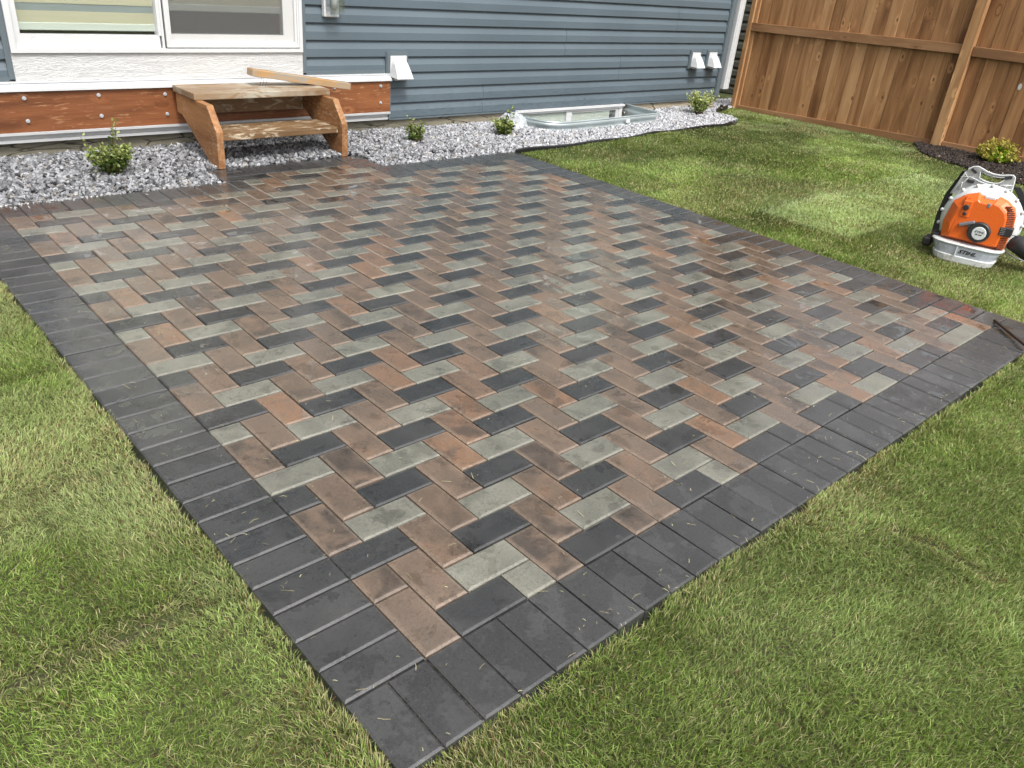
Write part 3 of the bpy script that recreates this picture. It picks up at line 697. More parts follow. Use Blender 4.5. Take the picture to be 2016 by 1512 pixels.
# ------------------------------------------------------------------ lawn edging
e = B(); pts = [(x, y) for x, y in EP]
rings = []
for i, (x, y) in enumerate(pts):
    x0, y0 = pts[max(i-1, 0)]; x1, y1 = pts[min(i+1, len(pts)-1)]; d = Vector((x1-x0, y1-y0)).normalized(); nx_, ny_ = -d.y, d.x
    zt = 0.012+0.006*math.sin(i*0.7)-0.02*min(1, max(0, (x-6.5)/0.8))
    rings.append([(x-nx_*.007, y-ny_*.007, -0.06), (x+nx_*.003, y+ny_*.003, -0.06), (x+nx_*.003, y+ny_*.003, zt-.01), (x+nx_*.009, y+ny_*.009, zt), (x, y, zt+.008), (x-nx_*.009, y-ny_*.009, zt)])
e.loft(rings)
tag(e.build('lawn_edging', M['black']), 'black plastic edging strip curving between the grey gravel and the lawn', 'edging')

# ------------------------------------------------------------------ house
house = thing('house', 'house wall with blue-grey lap siding, white window and stained ledger board', 'house', (0, 0, 0))
def hpart(b, name, mat, parent=None, **kw): return b.build(name, mat, parent or house, **kw)
hpart(B().box(-6, 4.30, WY+0.012, WY+0.3, -0.5, 0.14), 'foundation', M['parging'])
hpart(B().box(5.875, 7.47, WY+0.012, WY+0.3, -0.5, 0.14), 'foundation', M['parging'])
hpart(B().box(4.30, 5.875, WY+0.012, WY+0.3, -0.7, -0.46), 'foundation', M['parging'])
hpart(B().box(5.82, 5.875, WY+0.014, WY+0.16, -0.46, 0.10), 'window_return', M['parging'])
hpart(B().box(-6, 0.40, WY+0.02, WY+0.2, 0.14, 5.4).box(2.24, 7.47, WY+0.02, WY+0.2, 0.14, 5.4).box(0.4, 2.24, WY+0.02, WY+0.2, 0.14, 0.5).box(0.4, 2.24, WY+0.02, WY+0.2, 2.5, 5.4), 'wall_sheathing', M['dark'])
hpart(B().box(7.30, 7.45, WY+0.3, 14, -0.4, 5.4), 'side_wall', M['siding'])
hpart(B().box(-6, 7.4, WY+0.25, 14, 5.3, 5.4), 'ceiling', M['soffit'])
CH_ = 0.1145; Z0 = 0.093
def course(x0, x1, z0, full=CH_):
    """Dutch-lap board: lip, flat lower face, concave upper bevel."""
    y = WY
    pr = [(y+0.018, z0+0.004), (y-0.010, z0), (y-0.013, z0+0.004), (y-0.012, z0+full*0.50), (y-0.009, z0+full*0.56), (y+0.0075, z0+full*0.93), (y+0.009, z0+full+0.004), (y+0.019, z0+full+0.004)]
    return B().prism(pr, 0, x0, x1)
seams = [3.95, 5.7, 4.9, 6.5, 3.3, 5.2]
for k in range(46):
    z0 = Z0+k*CH_; ztop = z0+CH_
    if ztop < 0.45: x0 = 2.985
    elif z0 < 2.55: x0 = 2.268
    else: x0 = -6
    if z0 > 2.55:
        hpart(course(-6, 0.5, z0), 'siding_board', M['siding']); x0 = 0.503
    elif z0 > 0.40:
        hpart(course(-6, 0.385, z0), 'siding_board', M['siding'])
    if 0.42 < z0 < 0.46:      # board that meets the flashing left of the vent
        pass
    s_ = seams[(k//2) % 6]
    if z0 < 0.42 < ztop-0.01 and x0 > 2.9: pass
    hpart(course(x0, s_, z0), 'siding_board', M['siding']); hpart(course(s_+0.003, 7.388, z0), 'siding_board', M['siding'])
# trims in siding colour
hpart(B().box(7.385, 7.475, WY-0.024, WY+0.08, 0.10, 5.35).box(7.393, 7.467, WY-0.03, WY-0.024, 0.10, 5.35), 'corner_trim', M['siding_trim'])
hpart(B().box(2.236, 2.262, WY-0.022, WY+0.01, 0.448, 2.6).box(2.262, 2.268, WY-0.014, WY+0.01, 0.448, 2.6), 'j_channel', M['siding_trim'])
hpart(B().box(2.262, 2.935, WY-0.022, WY+0.01, 0.434, 0.458), 'j_channel', M['siding_trim'])
hpart(B().box(2.972, 2.99, WY-0.024, WY+0.01, 0.085, 0.385), 'j_channel', M['siding_trim'])
hpart(B().box(0.372, 0.402, WY-0.022, WY+0.01, 0.445, 2.6), 'j_channel', M['siding_trim'])
hpart(B().box(-6, 0.372, WY-0.022, WY+0.01, 0.434, 0.456), 'j_channel', M['siding_trim'])
hpart(B().box(2.99, 7.4, WY-0.012, WY+0.01, 0.078, 0.0915), 'starter_strip', M['siding_trim'])
# ledger and flashings
hpart(B().box(-6, 2.968, WY-0.045, WY+0.01, 0.153, 0.384), 'ledger_board', M['ledger'])
led = [c for c in house.children if c.name.startswith('ledger')][-1]
bolt0 = B().tube([(0, 0.0, 0), (0, -0.003, 0)], 0.0120, 12, smooth=False).tube([(0, -0.003, 0), (0, -0.011, 0)], 0.0085, 6, smooth=False)
bo = bolt0.build('bolt', M['bolt'], led, loc=(0.422, WY-0.0455, 0.345))
for bx in (-0.79, -0.39, 0.01, 0.422, 0.826, 1.236, 1.65, 2.06, 2.47, 2.876):
    for bz in (0.345, 0.222):
        if (bx, bz) == (0.422, 0.345): continue
        c = bo.copy(); COL.objects.link(c); c.parent = led; c.location = (bx+0.004*math.sin(bx*9), WY-0.0455, bz+0.005*math.cos(bx*7)); c.rotation_euler = (0, bx*2, 0)
hpart(B().box(-6, 2.972, WY-0.064, WY+0.012, 0.3845, 0.3985), 'top_flashing', M['white_metal'])
hpart(B().add([(-6, WY-0.062, .3985), (2.972, WY-0.062, .3985), (2.972, WY-0.026, .4235), (-6, WY-0.026, .4235), (-6, WY+.01, .3985), (2.972, WY+.01, .3985), (2.972, WY+.01, .4235), (-6, WY+.01, .4235)], [(0, 1, 2, 3), (4, 7, 6, 5), (1, 5, 6, 2), (0, 3, 7, 4), (3, 2, 6, 7), (0, 4, 5, 1)]), 'flashing_web', M['flash_grey'])
hpart(B().box(-6, 2.972, WY-0.034, WY+0.012, 0.424, 0.4335), 'flashing_lip', M['white_metal'])
hpart(B().prism([(WY-0.055, 0.138), (WY-0.058, 0.152), (WY+0.01, 0.152), (WY+0.01, 0.138)], 0, -6, 2.965), 'lower_trim', M['white_vinyl'])
hpart(B().prism([(WY-0.022, 0.108), (WY-0.050, 0.137), (WY+0.01, 0.137), (WY+0.01, 0.108)], 0, -6, 2.955), 'lower_trim', M['white_vinyl'])
hpart(B().prism([(WY-0.030, 0.090), (WY-0.034, 0.107), (WY+0.01, 0.107), (WY+0.01, 0.090)], 0, -6, 2.960), 'lower_trim', M['white_vinyl'])
hpart(B().box(0.404, 2.235, WY-0.020, WY+0.015, 0.4345, 0.588), 'fascia_panel', M['fascia'])
# main window
win = hpart(B().box(0.404, 2.232, WY-0.036, WY+0.06, 0.589, 0.612).box(0.404, 0.436, WY-0.036, WY+0.06, 0.612, 2.48).box(2.208, 2.232, WY-0.036, WY+0.06, 0.612, 2.48).box(0.404, 2.232, WY-0.036, WY+0.06, 2.48, 2.52), 'window', M['white_vinyl'])
hpart(B().box(0.436, 0.472, WY-0.012, WY+0.05, 0.612, 2.48).box(0.472, 1.252, WY-0.012, WY+0.05, 0.612, 0.684).box(1.244, 1.262, WY-0.016, WY+0.05, 0.684, 2.48).box(1.262, 1.276, WY-0.022, WY+0.05, 0.612, 2.48), 'left_sash', M['white_vinyl'], win)
hpart(B().box(1.276, 1.286, WY-0.010, WY+0.05, 0.612, 2.48), 'gasket', M['black'], win)
hpart(B().box(1.286, 1.306, WY-0.030, WY+0.05, 0.618, 2.48).box(1.306, 2.208, WY-0.030, WY+0.05, 0.618, 0.634).box(1.306, 1.322, WY-0.022, WY+0.05, 0.634, 2.48).box(1.322, 2.196, WY-0.022, WY+0.05, 0.634, 0.652).box(2.180, 2.196, WY-0.022, WY+0.05, 0.652, 2.48).box(2.196, 2.208, WY-0.030, WY+0.05, 0.634, 2.48), 'right_sash', M['white_vinyl'], win)
hpart(B().box(1.322, 2.180, WY-0.004, WY+0.05, 0.652, 0.694).box(2.104, 2.180, WY-0.004, WY+0.05, 0.694, 2.48), 'inner_sash', M['sash_grey'], win)
hpart(B().box(0.472, 1.244, WY+0.018, WY+0.022, 0.684, 2.48), 'pane', M['glass'], win)
hpart(B().box(1.322, 2.104, WY+0.018, WY+0.022, 0.694, 2.48), 'pane', M['glass'], win)
hpart(B().box(1.322, 2.104, WY+0.004, WY+0.006, 0.694, 2.48), 'insect_screen', M['screen'], win)
for (x0, x1, zb) in ((0.465, 1.25, 0.703), (1.32, 2.12, 0.826)):
    hpart(B().box(x0, x1, WY+0.030, WY+0.044, zb, zb+0.042, 0.004), 'blind_rail', M['blind_rail'], win)
    z = zb+0.042; c = 0
    while z < 2.48:
        hh = 0.062 if c % 2 == 0 else 0.040
        hpart(B().box(x0+.004, x1-.004, WY+0.034+0.003*(c % 2), WY+0.035+0.003*(c % 2), z, min(z+hh, 2.48)), 'blind_band', M['blind_cream'] if c % 2 == 0 else M['blind_grey'], win); z += hh; c += 1
hpart(B().box(0.40, 2.24, WY+0.5, WY+0.52, 0.4, 2.6).box(0.38, 0.40, WY+0.2, WY+0.5, 0.4, 2.6).box(2.24, 2.26, WY+0.2, WY+0.5, 0.4, 2.6).box(.38, 2.26, WY+0.2, WY+0.5, 0.45, 0.5), 'room', M['dark'])
w2 = hpart(B().box(4.95, 6.35, WY-0.04, WY+0.01, 1.26, 1.32).box(4.95, 5.01, WY-0.04, WY+0.01, 1.32, 2.5).box(6.29, 6.35, WY-0.04, WY+0.01, 1.32, 2.5).box(4.95, 6.35, WY-0.04, WY+0.01, 2.5, 2.56).box(5.62, 5.68, WY-0.035, WY+0.01, 1.32, 2.5), 'upper_window', M['white_vinyl'])  # out-of-view window, inferred from paver glints and added for its reflection
hpart(B().box(5.01, 5.62, WY-0.022, WY-0.018, 1.32, 2.5), 'pane', M['glass'], w2); hpart(B().box(5.68, 6.29, WY-0.022, WY-0.018, 1.32, 2.5), 'pane', M['glass'], w2)
hpart(B().box(5.01, 6.29, WY-0.0155, WY-0.0145, 1.32, 2.5), 'blind', M['blind_rail'], w2)  # added pale sheet, so the out-of-view window reflects brighter
# eaves and roof
hpart(B().box(-6.4, 7.8, WY-0.45, WY-0.005, 5.37, 5.40), 'soffit', M['soffit'])
hpart(B().box(-6.4, 7.8, WY-0.58, WY-0.45, 5.28, 5.40), 'gutter', M['white_metal'])
hpart(B().add([(-6.4, WY-.55, 5.42), (7.8, WY-.55, 5.42), (7.8, 9.3, 7.6), (-6.4, 9.3, 7.6), (-6.4, 14.4, 5.42), (7.8, 14.4, 5.42)], [(0, 1, 2, 3), (3, 2, 5, 4)]), 'roof', M['dark'])
# downspout
ds = hpart(B().box(7.500, 7.600, WY-0.055, WY+0.02, 0.185, 5.28, 0.006), 'downspout', M['white_metal'])
hpart(B().box(7.517, 7.532, WY-0.060, WY-0.056, 0.19, 5.28).box(7.570, 7.585, WY-0.060, WY-0.056, 0.19, 5.28), 'rib', M['white_metal'], ds)
# wall lamp
lamp = hpart(B().box(2.400, 2.520, WY-0.05, WY-0.008, 0.822, 1.12, 0.006), 'wall_lamp', M['white_vinyl'])
hpart(B().loft([[(2.462+sx*w_, WY-0.05-d*(1 if sy < 0 else 0), z_) for sx, sy in ((-1, 1), (1, 1), (1, -1), (-1, -1))] for (w_, d, z_) in ((0.030, 0.045, 0.842), (0.052, 0.075, 0.862), (0.055, 0.08, 0.98), (0.05, 0.075, 1.1))]), 'lamp_shade', M['lamp_glass'], lamp)
hpart(B().tube([(2.462, WY-0.08, 0.88), (2.462, WY-0.08, 0.94), (2.462, WY-0.08, 1.02)], [0.018, 0.026, 0.014], 10), 'bulb', M['white_plastic'], lamp)
# exhaust vents
def vent(x0, z0, s=1.0):
    bl = hpart(B().box(x0, x0+0.20*s, WY-0.026, WY+0.01, z0, z0+0.205*s).box(x0+0.008, x0+0.192*s, WY-0.030, WY-0.026, z0+.008, z0+0.197*s), 'vent_cover', M['siding_trim'])
    cx = x0+0.105*s; y = WY-0.030
    hpart(B().box(cx-0.076*s, cx+0.076*s, y-0.010, y, z0+0.012*s, z0+0.178*s, 0.003), 'vent_plate', M['white_vinyl'], bl)
    rings = []
    for (t, hw, out) in ((0, 0.058, 0.012), (0.25, 0.066, 0.040), (0.55, 0.072, 0.066), (0.8, 0.077, 0.084), (1.0, 0.082, 0.095)):
        z = z0+(0.158-0.128*t)*s; rings.append([(cx-hw*s, y-.010, z), (cx+hw*s, y-.010, z), (cx+hw*s*0.93, y-.010-out*s, z-0.008), (cx-hw*s*0.93, y-.010-out*s, z-0.008)])
    hpart(B().loft(rings), 'vent_hood', M['white_vinyl'], bl)
    hpart(B().box(cx-0.060*s, cx+0.060*s, y-0.060*s, y-0.01, z0+0.006*s, z0+0.014*s), 'vent_flap', M['white_vinyl'], bl)
vent(2.942, 0.384); vent(6.80, 0.412, 0.92); vent(7.105, 0.412, 0.92)
# basement window
bw = hpart(B().box(4.34, 5.82, WY-0.05, WY+0.1, 0.074, 0.0915).box(4.36, 5.81, WY-0.036, WY+0.1, 0.056, 0.074).box(4.36, 4.42, WY-0.03, WY+0.1, -0.46, 0.056).box(5.765, 5.81, WY-0.03, WY+0.1, -0.46, 0.056).box(5.00, 5.075, WY-0.03, WY+0.1, -0.46, 0.056), 'basement_window', M['white_vinyl'])
hpart(B().box(5.075, 5.765, WY-0.024, WY+0.1, 0.036, 0.056).box(5.72, 5.765, WY-0.024, WY+0.1, -0.46, 0.036), 'inner_sash', M['sash_grey'], bw)
hpart(B().box(5.075, 5.72, WY-0.020, WY-0.017, -0.46, 0.036), 'pane', M['glass'], bw)
hpart(B().box(4.42, 5.00, WY-0.020, WY-0.017, -0.46, 0.056), 'pane', M['glass'], bw)
hpart(B().box(4.42, 5.00, WY-0.012, WY-0.008, -0.46, 0.056).box(5.075, 5.64, WY-0.012, WY-0.008, -0.46, 0.036), 'blind', M['blind_rail'], bw)  # added pale sheet that brightens the panes in place of reflected sky

# window well
well = thing('window_well', 'galvanised steel window well in the gravel round the basement window', 'window well')
WP = smooth_path(WELL, 5); rings = []
prof = []
for i in range(29):
    z = 0.082-i*0.0125; prof.append((z, 0.010*math.sin((0.082-z)/0.075*2*math.pi)))
for (x, y) in WP:
    pass
wb = B(); cols = []
cxm, cym = 5.07, 4.5
for i, (x, y) in enumerate(WP):
    x0, y0 = WP[max(i-1, 0)]; x1, y1 = WP[min(i+1, len(WP)-1)]; d = Vector((x1-x0, y1-y0)).normalized(); nn = (d.y, -d.x)
    if (x-cxm)*nn[0]+(y-cym)*nn[1] < 0: nn = (-nn[0], -nn[1])
    cols.append([(x+nn[0]*o_, y+nn[1]*o_, z) for z, o_ in prof])
v = [p for c in cols for p in c]; m_ = len(prof)
f = [(i*m_+k, (i+1)*m_+k, (i+1)*m_+k+1, i*m_+k+1) for i in range(len(cols)-1) for k in range(m_-1)]
wb.add(v, f, True)
o = wb.build('well_wall', M['galv'], well); sm = o.modifiers.new('s', 'SOLIDIFY'); sm.thickness = 0.003
B().tube([(x, y, 0.086) for x, y in WP], 0.0075, 8).build('well_rim', M['galv'], well)
B().box(5.28, 5.335, 4.010, 4.016, 0.035, 0.068).build('sticker', M['white_vinyl'], well)
stones('well_gravel', np.c_[RNG.uniform(4.3, 5.85, 1200), RNG.uniform(4.06, 4.54, 1200), RNG.uniform(-0.12, -0.09, 1200)], 0.03, stone_col, M['stone'])
struct(B().box(4.28, 5.86, 4.04, 4.56, -0.30, -0.115).build('well_floor', M['grit']))

# crumpled clear plastic beside the well
bm = bmesh.new(); bmesh.ops.create_grid(bm, x_segments=16, y_segments=12, size=0.5)
for q in bm.verts:
    x, y = q.co.x, q.co.y
    h = 0.10*max(0, 1-(x*x+y*y)*3.0)+0.035*(float(vnoise(np.array(x*3), np.array(y*3), 3.1))-0.5)+0.03*(float(vnoise(np.array(x+5), np.array(y), 9.0))-0.5)
    q.co = Vector((x*0.34, y*0.26, max(0.0, h)+0.004))
pm = bpy.data.meshes.new('plastic_sheet'); bm.to_mesh(pm); bm.free()
tag(link('plastic_sheet', pm, M['sheet'], None, (4.13, 4.33, 0.012), (0.1, 0, 0.4)), 'crumpled clear plastic sheet left on the gravel beside the window well', 'plastic sheet')

# neighbouring house beyond the fence corner
nb = thing('neighbour_house', 'neighbouring house wall in dark grey-green lap siding beyond the downspout', 'house')
NX = 9.15
B().box(NX+0.02, NX+0.25, 4.2, 14, -0.5, -0.055).build('foundation', M['parging'], nb)
B().box(NX+0.025, NX+0.25, 4.2, 14, -0.055, 5.4).build('wall_sheathing', M['dark'], nb)
for k in range(48):
    z0 = -0.075+k*0.1125
    pr = [(NX+0.02, z0+0.004), (NX-0.010, z0), (NX-0.012, z0+0.004), (NX-0.011, z0+0.063), (NX-0.006, z0+0.075), (NX+0.004, z0+0.10), (NX+0.02, z0+0.116)]
    bb = B(); n_ = len(pr); v = [(x, 4.2, z) for x, z in pr]+[(x, 14, z) for x, z in pr]
    bb.add(v, [tuple(range(n_)), tuple(range(n_, 2*n_))[::-1]]+[(i, (i+1) % n_, n_+(i+1) % n_, n_+i) for i in range(n_)])
    bb.build('siding_board', M['nsiding'], nb)

# downspout outlet, a small black elbow on the gravel
tag(B().tube([(7.50, 4.47, -0.03), (7.54, 4.50, -0.015), (7.60, 4.54, -0.01)], [0.018, 0.022, 0.022], 10).build('drain_outlet', M['black']), 'small black drain outlet on the gravel under the downspout', 'drain')

# ------------------------------------------------------------------ fence
fence = thing('wooden_fence', 'tall brown cedar board fence along the right side of the lawn', 'fence', (8.0, 2.2, 0))
def fpart(b, name, mat, **kw):
    o = b.build(name, mat, None, **kw); o.parent = fence; o.matrix_parent_inverse = Matrix.Translation((-8.0, -2.2, 0)); return o
def fbase(y): return 0.05-0.055*max(0, (y-2.2))/2.4 if y > 2.2 else 0.05+0.03*min(1, (2.2-y)/1.0)
yb = 4.555; fr = random.Random(5)
while yb > -1.2:
    wv_ = fr.uniform(0.108, 0.135)
    y1 = yb-wv_
    if 2.159 < yb < 2.263: yb = 2.159; continue
    if yb > 2.262 and y1 < 2.30: y1 = 2.262
    px_ = 8.0+fr.uniform(-0.003, 0.004)
    fpart(B().box(px_, px_+0.018, y1+0.002, yb, fbase(yb)-0.04, 1.83), 'fence_board', M['fence'], bevel=0.0025, seg=1)
    # the overlapped board edge behind
    yb = y1
def sloped(y0, y1, x0, x1, za0, zb0, h):
    """board running along y whose bottom goes from za0 at y0 to zb0 at y1"""
    v = [(x0, y0, za0), (x1, y0, za0), (x1, y1, zb0), (x0, y1, zb0), (x0, y0, za0+h), (x1, y0, za0+h), (x1, y1, zb0+h), (x0, y1, zb0+h)]
    return B().add(v, [(0, 3, 2, 1), (4, 5, 6, 7), (0, 1, 5, 4), (1, 2, 6, 5), (2, 3, 7, 6), (3, 0, 4, 7)])
fpart(sloped(4.60, 2.262, 7.958, 7.997, 0.795, 0.868, 0.088), 'fence_rail', M['fence_rail'], bevel=0.003, seg=1)
fpart(sloped(2.158, -1.2, 7.958, 7.997, 0.862, 0.90, 0.088), 'fence_rail', M['fence_rail'], bevel=0.003, seg=1)
fpart(sloped(4.60, -1.2, 7.958, 7.997, 1.70, 1.76, 0.088), 'fence_rail', M['fence_rail'], bevel=0.003, seg=1)
fpart(sloped(4.56, 2.262, 7.975, 7.998, -0.085, -0.005, 0.07), 'kickboard', M['fence_rail'], bevel=0.002, seg=1)
fpart(sloped(2.158, -1.2, 7.975, 7.998, -0.03, 0.03, 0.10), 'kickboard', M['fence_rail'], bevel=0.002, seg=1)
fpart(B().box(7.935, 8.025, 2.162, 2.258, -0.1, 1.9), 'fence_post', M['fence'], bevel=0.004, seg=1)
fpart(B().box(7.955, 8.035, 4.60, 4.655, -0.15, 1.9), 'fence_post', M['fence'], bevel=0.004, seg=1)
fpart(B().box(7.98, 8.02, 4.557, 4.598, -0.1, 1.85), 'trim_strip', M['fence'], bevel=0.003, seg=1)
fpart(B().tube([(7.957, 4.585, 0.82), (7.955, 4.585, 0.82)], 0.006, 8, smooth=False), 'screw_head', M['bolt'])
fpart(B().loft([[(7.997, 1.66+0.016*math.cos(t*math.pi/6), 0.668+0.030*math.sin(t*math.pi/6)) for t in range(12)], [(7.994, 1.66+0.016*math.cos(t*math.pi/6), 0.668+0.030*math.sin(t*math.pi/6)) for t in range(12)]]), 'paper_tag', M['white_vinyl'])

# ------------------------------------------------------------------ wooden steps
st = thing('wooden_steps', 'weathered two-tread wooden steps standing on the patio edge below the window', 'steps', (1.745, 4.1, 0))
def spart(b, name, mat, **kw):
    o = b.build(name, mat, None, **kw); o.parent = st; o.matrix_parent_inverse = Matrix.Translation((-1.745, -4.1, 0)); return o
SP = [(3.878, 0.0), (3.878, 0.222), (3.992, 0.362), (4.46, 0.362), (4.46, 0.235), (4.385, 0.232), (3.985, 0.0)]
for dx, dy in ((1.282, 0.0), (2.166, 0.02)):
    P_ = [(y+dy, z+0.001) for y, z in SP]
    spart(B().prism(P_, 0, dx, dx+0.044), 'stringer', M['stringer'], bevel=0.004, seg=2)
spart(B().box(1.327, 2.165, 3.945, 4.235, 0.153, 0.190), 'tread', M['tread'], bevel=0.005, seg=2)
spart(B().box(1.272, 2.222, 4.140, 4.475, 0.3635, 0.4045), 'tread', M['tread_top'], bevel=0.005, seg=2)
spart(B().box(1.328, 2.164, 4.42, 4.455, 0.225, 0.362), 'riser', M['tread'], bevel=0.003, seg=1)
# loose plank with nails
pl = thing('loose_plank', 'short loose plank with bent nails lying tilted across the top step', 'plank', (2.21, 4.28, 0.4225), rad(-2))
pb = B().box(-0.475, 0.255, -0.005, 0.09, -0.018, 0.026).build('plank', M['plank'], pl, bevel=0.003, seg=1)
pl.rotation_euler = (0, rad(8.0), rad(-3))
for i_, (nx_, ny_) in enumerate(((-0.405, 0.01), (-0.385, 0.016), (-0.365, 0.012))):
    B().tube([(nx_, ny_, -0.018), (nx_-0.004, ny_-0.004, -0.045), (nx_-0.010-0.002*i_, ny_-0.008, -0.070)], 0.0013, 6).build('nail', M['steel'], pl)

# ------------------------------------------------------------------ shrubs
def leaf_mat(name, c0, c1, c2):
    g = G(name); a = g.attr('Col').outputs['Color']
    d = g.bsdf(a, 0.35, None, 0, 0.4); tr = g.n('BsdfTranslucent', {'Color': g.mix(1.0, a, (1.2, 1.25, 0.5), 'MULTIPLY')})
    return g.done(g.n('MixShader', {0: 0.25, 1: d, 2: tr}))
M['leaf'] = leaf_mat('leaf', 0, 0, 0)
def shrub(name, loc, label, W, Hh, stems, leaves, size, cols, seed, lift=0.0, shape='vase', extra=()):
    R = np.random.default_rng(seed); o = thing(name, label, 'shrub', loc, 0, 'shrubs planted round the house')
    sb = B(); LV, LF, LC = [], [], []; n0 = 0
    paths = []
    for s_ in range(stems):
        a_ = R.uniform(0, 6.28); rr_ = R.uniform(0.1, 1.0)**0.7*W/2; hh = Hh*R.uniform(0.6, 1.0)*(1 if shape == 'vase' else math.sqrt(max(0.08, 1-(rr_/(W/2))**2*0.85)))
        tip_ = np.array([math.cos(a_)*rr_, math.sin(a_)*rr_*0.9, hh]); b0 = np.array([math.cos(a_)*0.02, math.sin(a_)*0.02, -0.01])
        m1 = b0*0.4+tip_*np.array([0.45, 0.45, 0.55])+R.normal(0, 0.008, 3); paths.append((b0, m1, tip_, leaves))
    for (ax_, ay_, hz_, nl) in extra: paths.append((np.array([0, 0, 0.0]), np.array([ax_*0.5, ay_*0.5, hz_*0.5]), np.array([ax_, ay_, hz_]), nl))
    for (b0, m1, tip_, nl) in paths:
        sb.tube([b0, m1, tip_], [0.0028, 0.0020, 0.0009], 5)
        for k_ in range(nl):
            t = R.uniform(0.18, 1.0)**0.8; q = (1-t)**2*b0+2*t*(1-t)*m1+t*t*tip_+R.normal(0, 0.010, 3)
            sz = size*R.uniform(0.6, 1.25); d = R.normal(0, 1, 3); d[2] = abs(d[2])*0.5+0.2; d /= np.linalg.norm(d)
            n_ = np.cross(d, R.normal(0, 1, 3)); n_ /= np.linalg.norm(n_); up = np.cross(n_, d)
            pts_ = [q, q+d*sz*0.35+n_*sz*0.30+up*sz*.08, q+d*sz*0.75+n_*sz*0.24+up*sz*.06, q+d*sz, q+d*sz*0.75-n_*sz*0.24+up*sz*.06, q+d*sz*0.35-n_*sz*0.30+up*sz*.08]
            LV += pts_; LF += [(n0, n0+1, n0+2, n0+3), (n0, n0+3, n0+4, n0+5)]; n0 += 6
            c_ = np.array(cols[R.integers(len(cols))])*R.uniform(0.75, 1.25)
            if t > 0.85 and len(cols) > 2: c_ = np.array(cols[-1])*R.uniform(0.8, 1.2)
            LC += [c_]*6
    sb.build('stem', M['stem'], o)
    me = np_mesh('foliage', np.array(LV), np.array(LF)); set_col(me, np.array(LC)); me.materials.append(M['leaf']); link('foliage', me, None, o)
    return o
DG = [(0.04, 0.075, 0.013), (0.07, 0.12, 0.02), (0.12, 0.175, 0.035), (0.22, 0.26, 0.08)]
shrub('shrub', (0.70, 3.985, 0.0), 'dense little green shrub in the gravel left of the wooden steps', 0.27, 0.165, 46, 40, 0.021, DG, 1, extra=((0.03, 0.02, 0.26, 44), (0.035, 0.01, 0.25, 30), (0.05, 0.0, 0.30, 10), (-0.14, 0.06, 0.22, 9), (0.10, 0.05, 0.20, 8)))
shrub('shrub', (2.93, 4.08, 0.0), 'sparse two-branched green shrub in the gravel right of the steps', 0.17, 0.13, 12, 34, 0.022, DG, 2, extra=((-0.085, 0.0, 0.175, 26), (0.085, 0.02, 0.165, 26), (-0.05, 0.02, 0.185, 20), (0.06, 0.03, 0.14, 18)))
shrub('shrub', (3.79, 4.06, 0.0), 'leafy green shrub leaning right beside the crumpled clear plastic', 0.24, 0.13, 22, 34, 0.027, DG, 3, extra=((0.09, 0.03, 0.205, 22), (0.11, 0.03, 0.175, 18), (0.05, 0.02, 0.20, 16), (-0.10, 0.02, 0.12, 14)))
shrub('shrub', (6.65, 4.17, 0.0), 'pale green airy shrub near the house corner and downspout', 0.37, 0.25, 40, 22, 0.027, [(0.14, 0.20, 0.05), (0.24, 0.32, 0.08), (0.34, 0.42, 0.13), (0.40, 0.44, 0.20)], 4)
shrub('shrub', (7.70, 1.55, 0.02), 'bright yellow-green shrub on the dark mulch by the fence', 0.44, 0.22, 80, 34, 0.034, [(0.12, 0.24, 0.015), (0.24, 0.40, 0.025), (0.38, 0.50, 0.05), (0.36, 0.30, 0.07)], 5, shape='dome')

# ------------------------------------------------------------------ backpack blower
A_ = 0.21
bl = thing('backpack_blower', 'orange and white backpack leaf blower standing on the lawn', 'leaf blower', (4.16, 0.49, 0.03), A_-math.pi/2)
def bp(b, name, mat, parent=None, **kw): return b.build(name, mat, parent or bl, **kw)
def plan(w_, d0, d1, h, dx=0.0, n=20, e=4.0):
    """rounded plan outline: half width w_, from depth d0 to d1, at height h"""
    out = []
    for k_ in range(n):
        t = 2*math.pi*k_/n; c_, s_ = math.cos(t), math.sin(t)
        out.append((dx+w_*math.copysign(abs(c_)**(2/e), c_), (d0+d1)/2+(d1-d0)/2*math.copysign(abs(s_)**(2/3.0), s_), h))
    return out
bp(B().loft([plan(0.150, 0.0, 0.22, -0.035), plan(0.160, -0.005, 0.225, -0.025), plan(0.170, -0.008, 0.23, 0.006), plan(0.165, -0.004, 0.226, 0.010)], smooth=False), 'base_tray', M['white_plastic'])
bp(B().loft([plan(0.160, 0.0, 0.22, 0.0105), plan(0.176, -0.006, 0.225, 0.045), plan(0.183, -0.008, 0.23, 0.068)]), 'fuel_tank', M['tank'])
bp(B().loft([plan(0.190, -0.014, 0.235, 0.0685), plan(0.193, -0.016, 0.237, 0.074), plan(0.188, -0.012, 0.233, 0.080)]), 'tank_rim', M['white_plastic'])
bp(B().box(-0.040, -0.034, -0.012, 0.0, 0.012, 0.066), 'tank_seam', M['white_plastic'])
OR = [(-0.152, 0.084), (-0.108, 0.082), (0.039, 0.080), (0.111, 0.080), (0.181, 0.084), (0.186, 0.158), (0.190, 0.205), (0.180, 0.275), (0.163, 0.312), (0.115, 0.348), (0.073, 0.360), (0.062, 0.346), (-0.018, 0.350), (-0.035, 0.361), (-0.098, 0.335), (-0.146, 0.290), (-0.166, 0.170)]
oc = (0.01, 0.19)
def oring(s_, d): return [(oc[0]+(a_-oc[0])*s_, d, oc[1]+(h_-oc[1])*(1-(1-s_)*0.8)) for a_, h_ in OR]
bp(B().loft([oring(1.0, 0.13), oring(1.0, 0.075), oring(0.97, 0.062), oring(0.80, 0.030), oring(0.74, 0.024)]), 'engine_cover', M['orange'])
cov = [c for c in bl.children if c.name.startswith('engine')][-1]
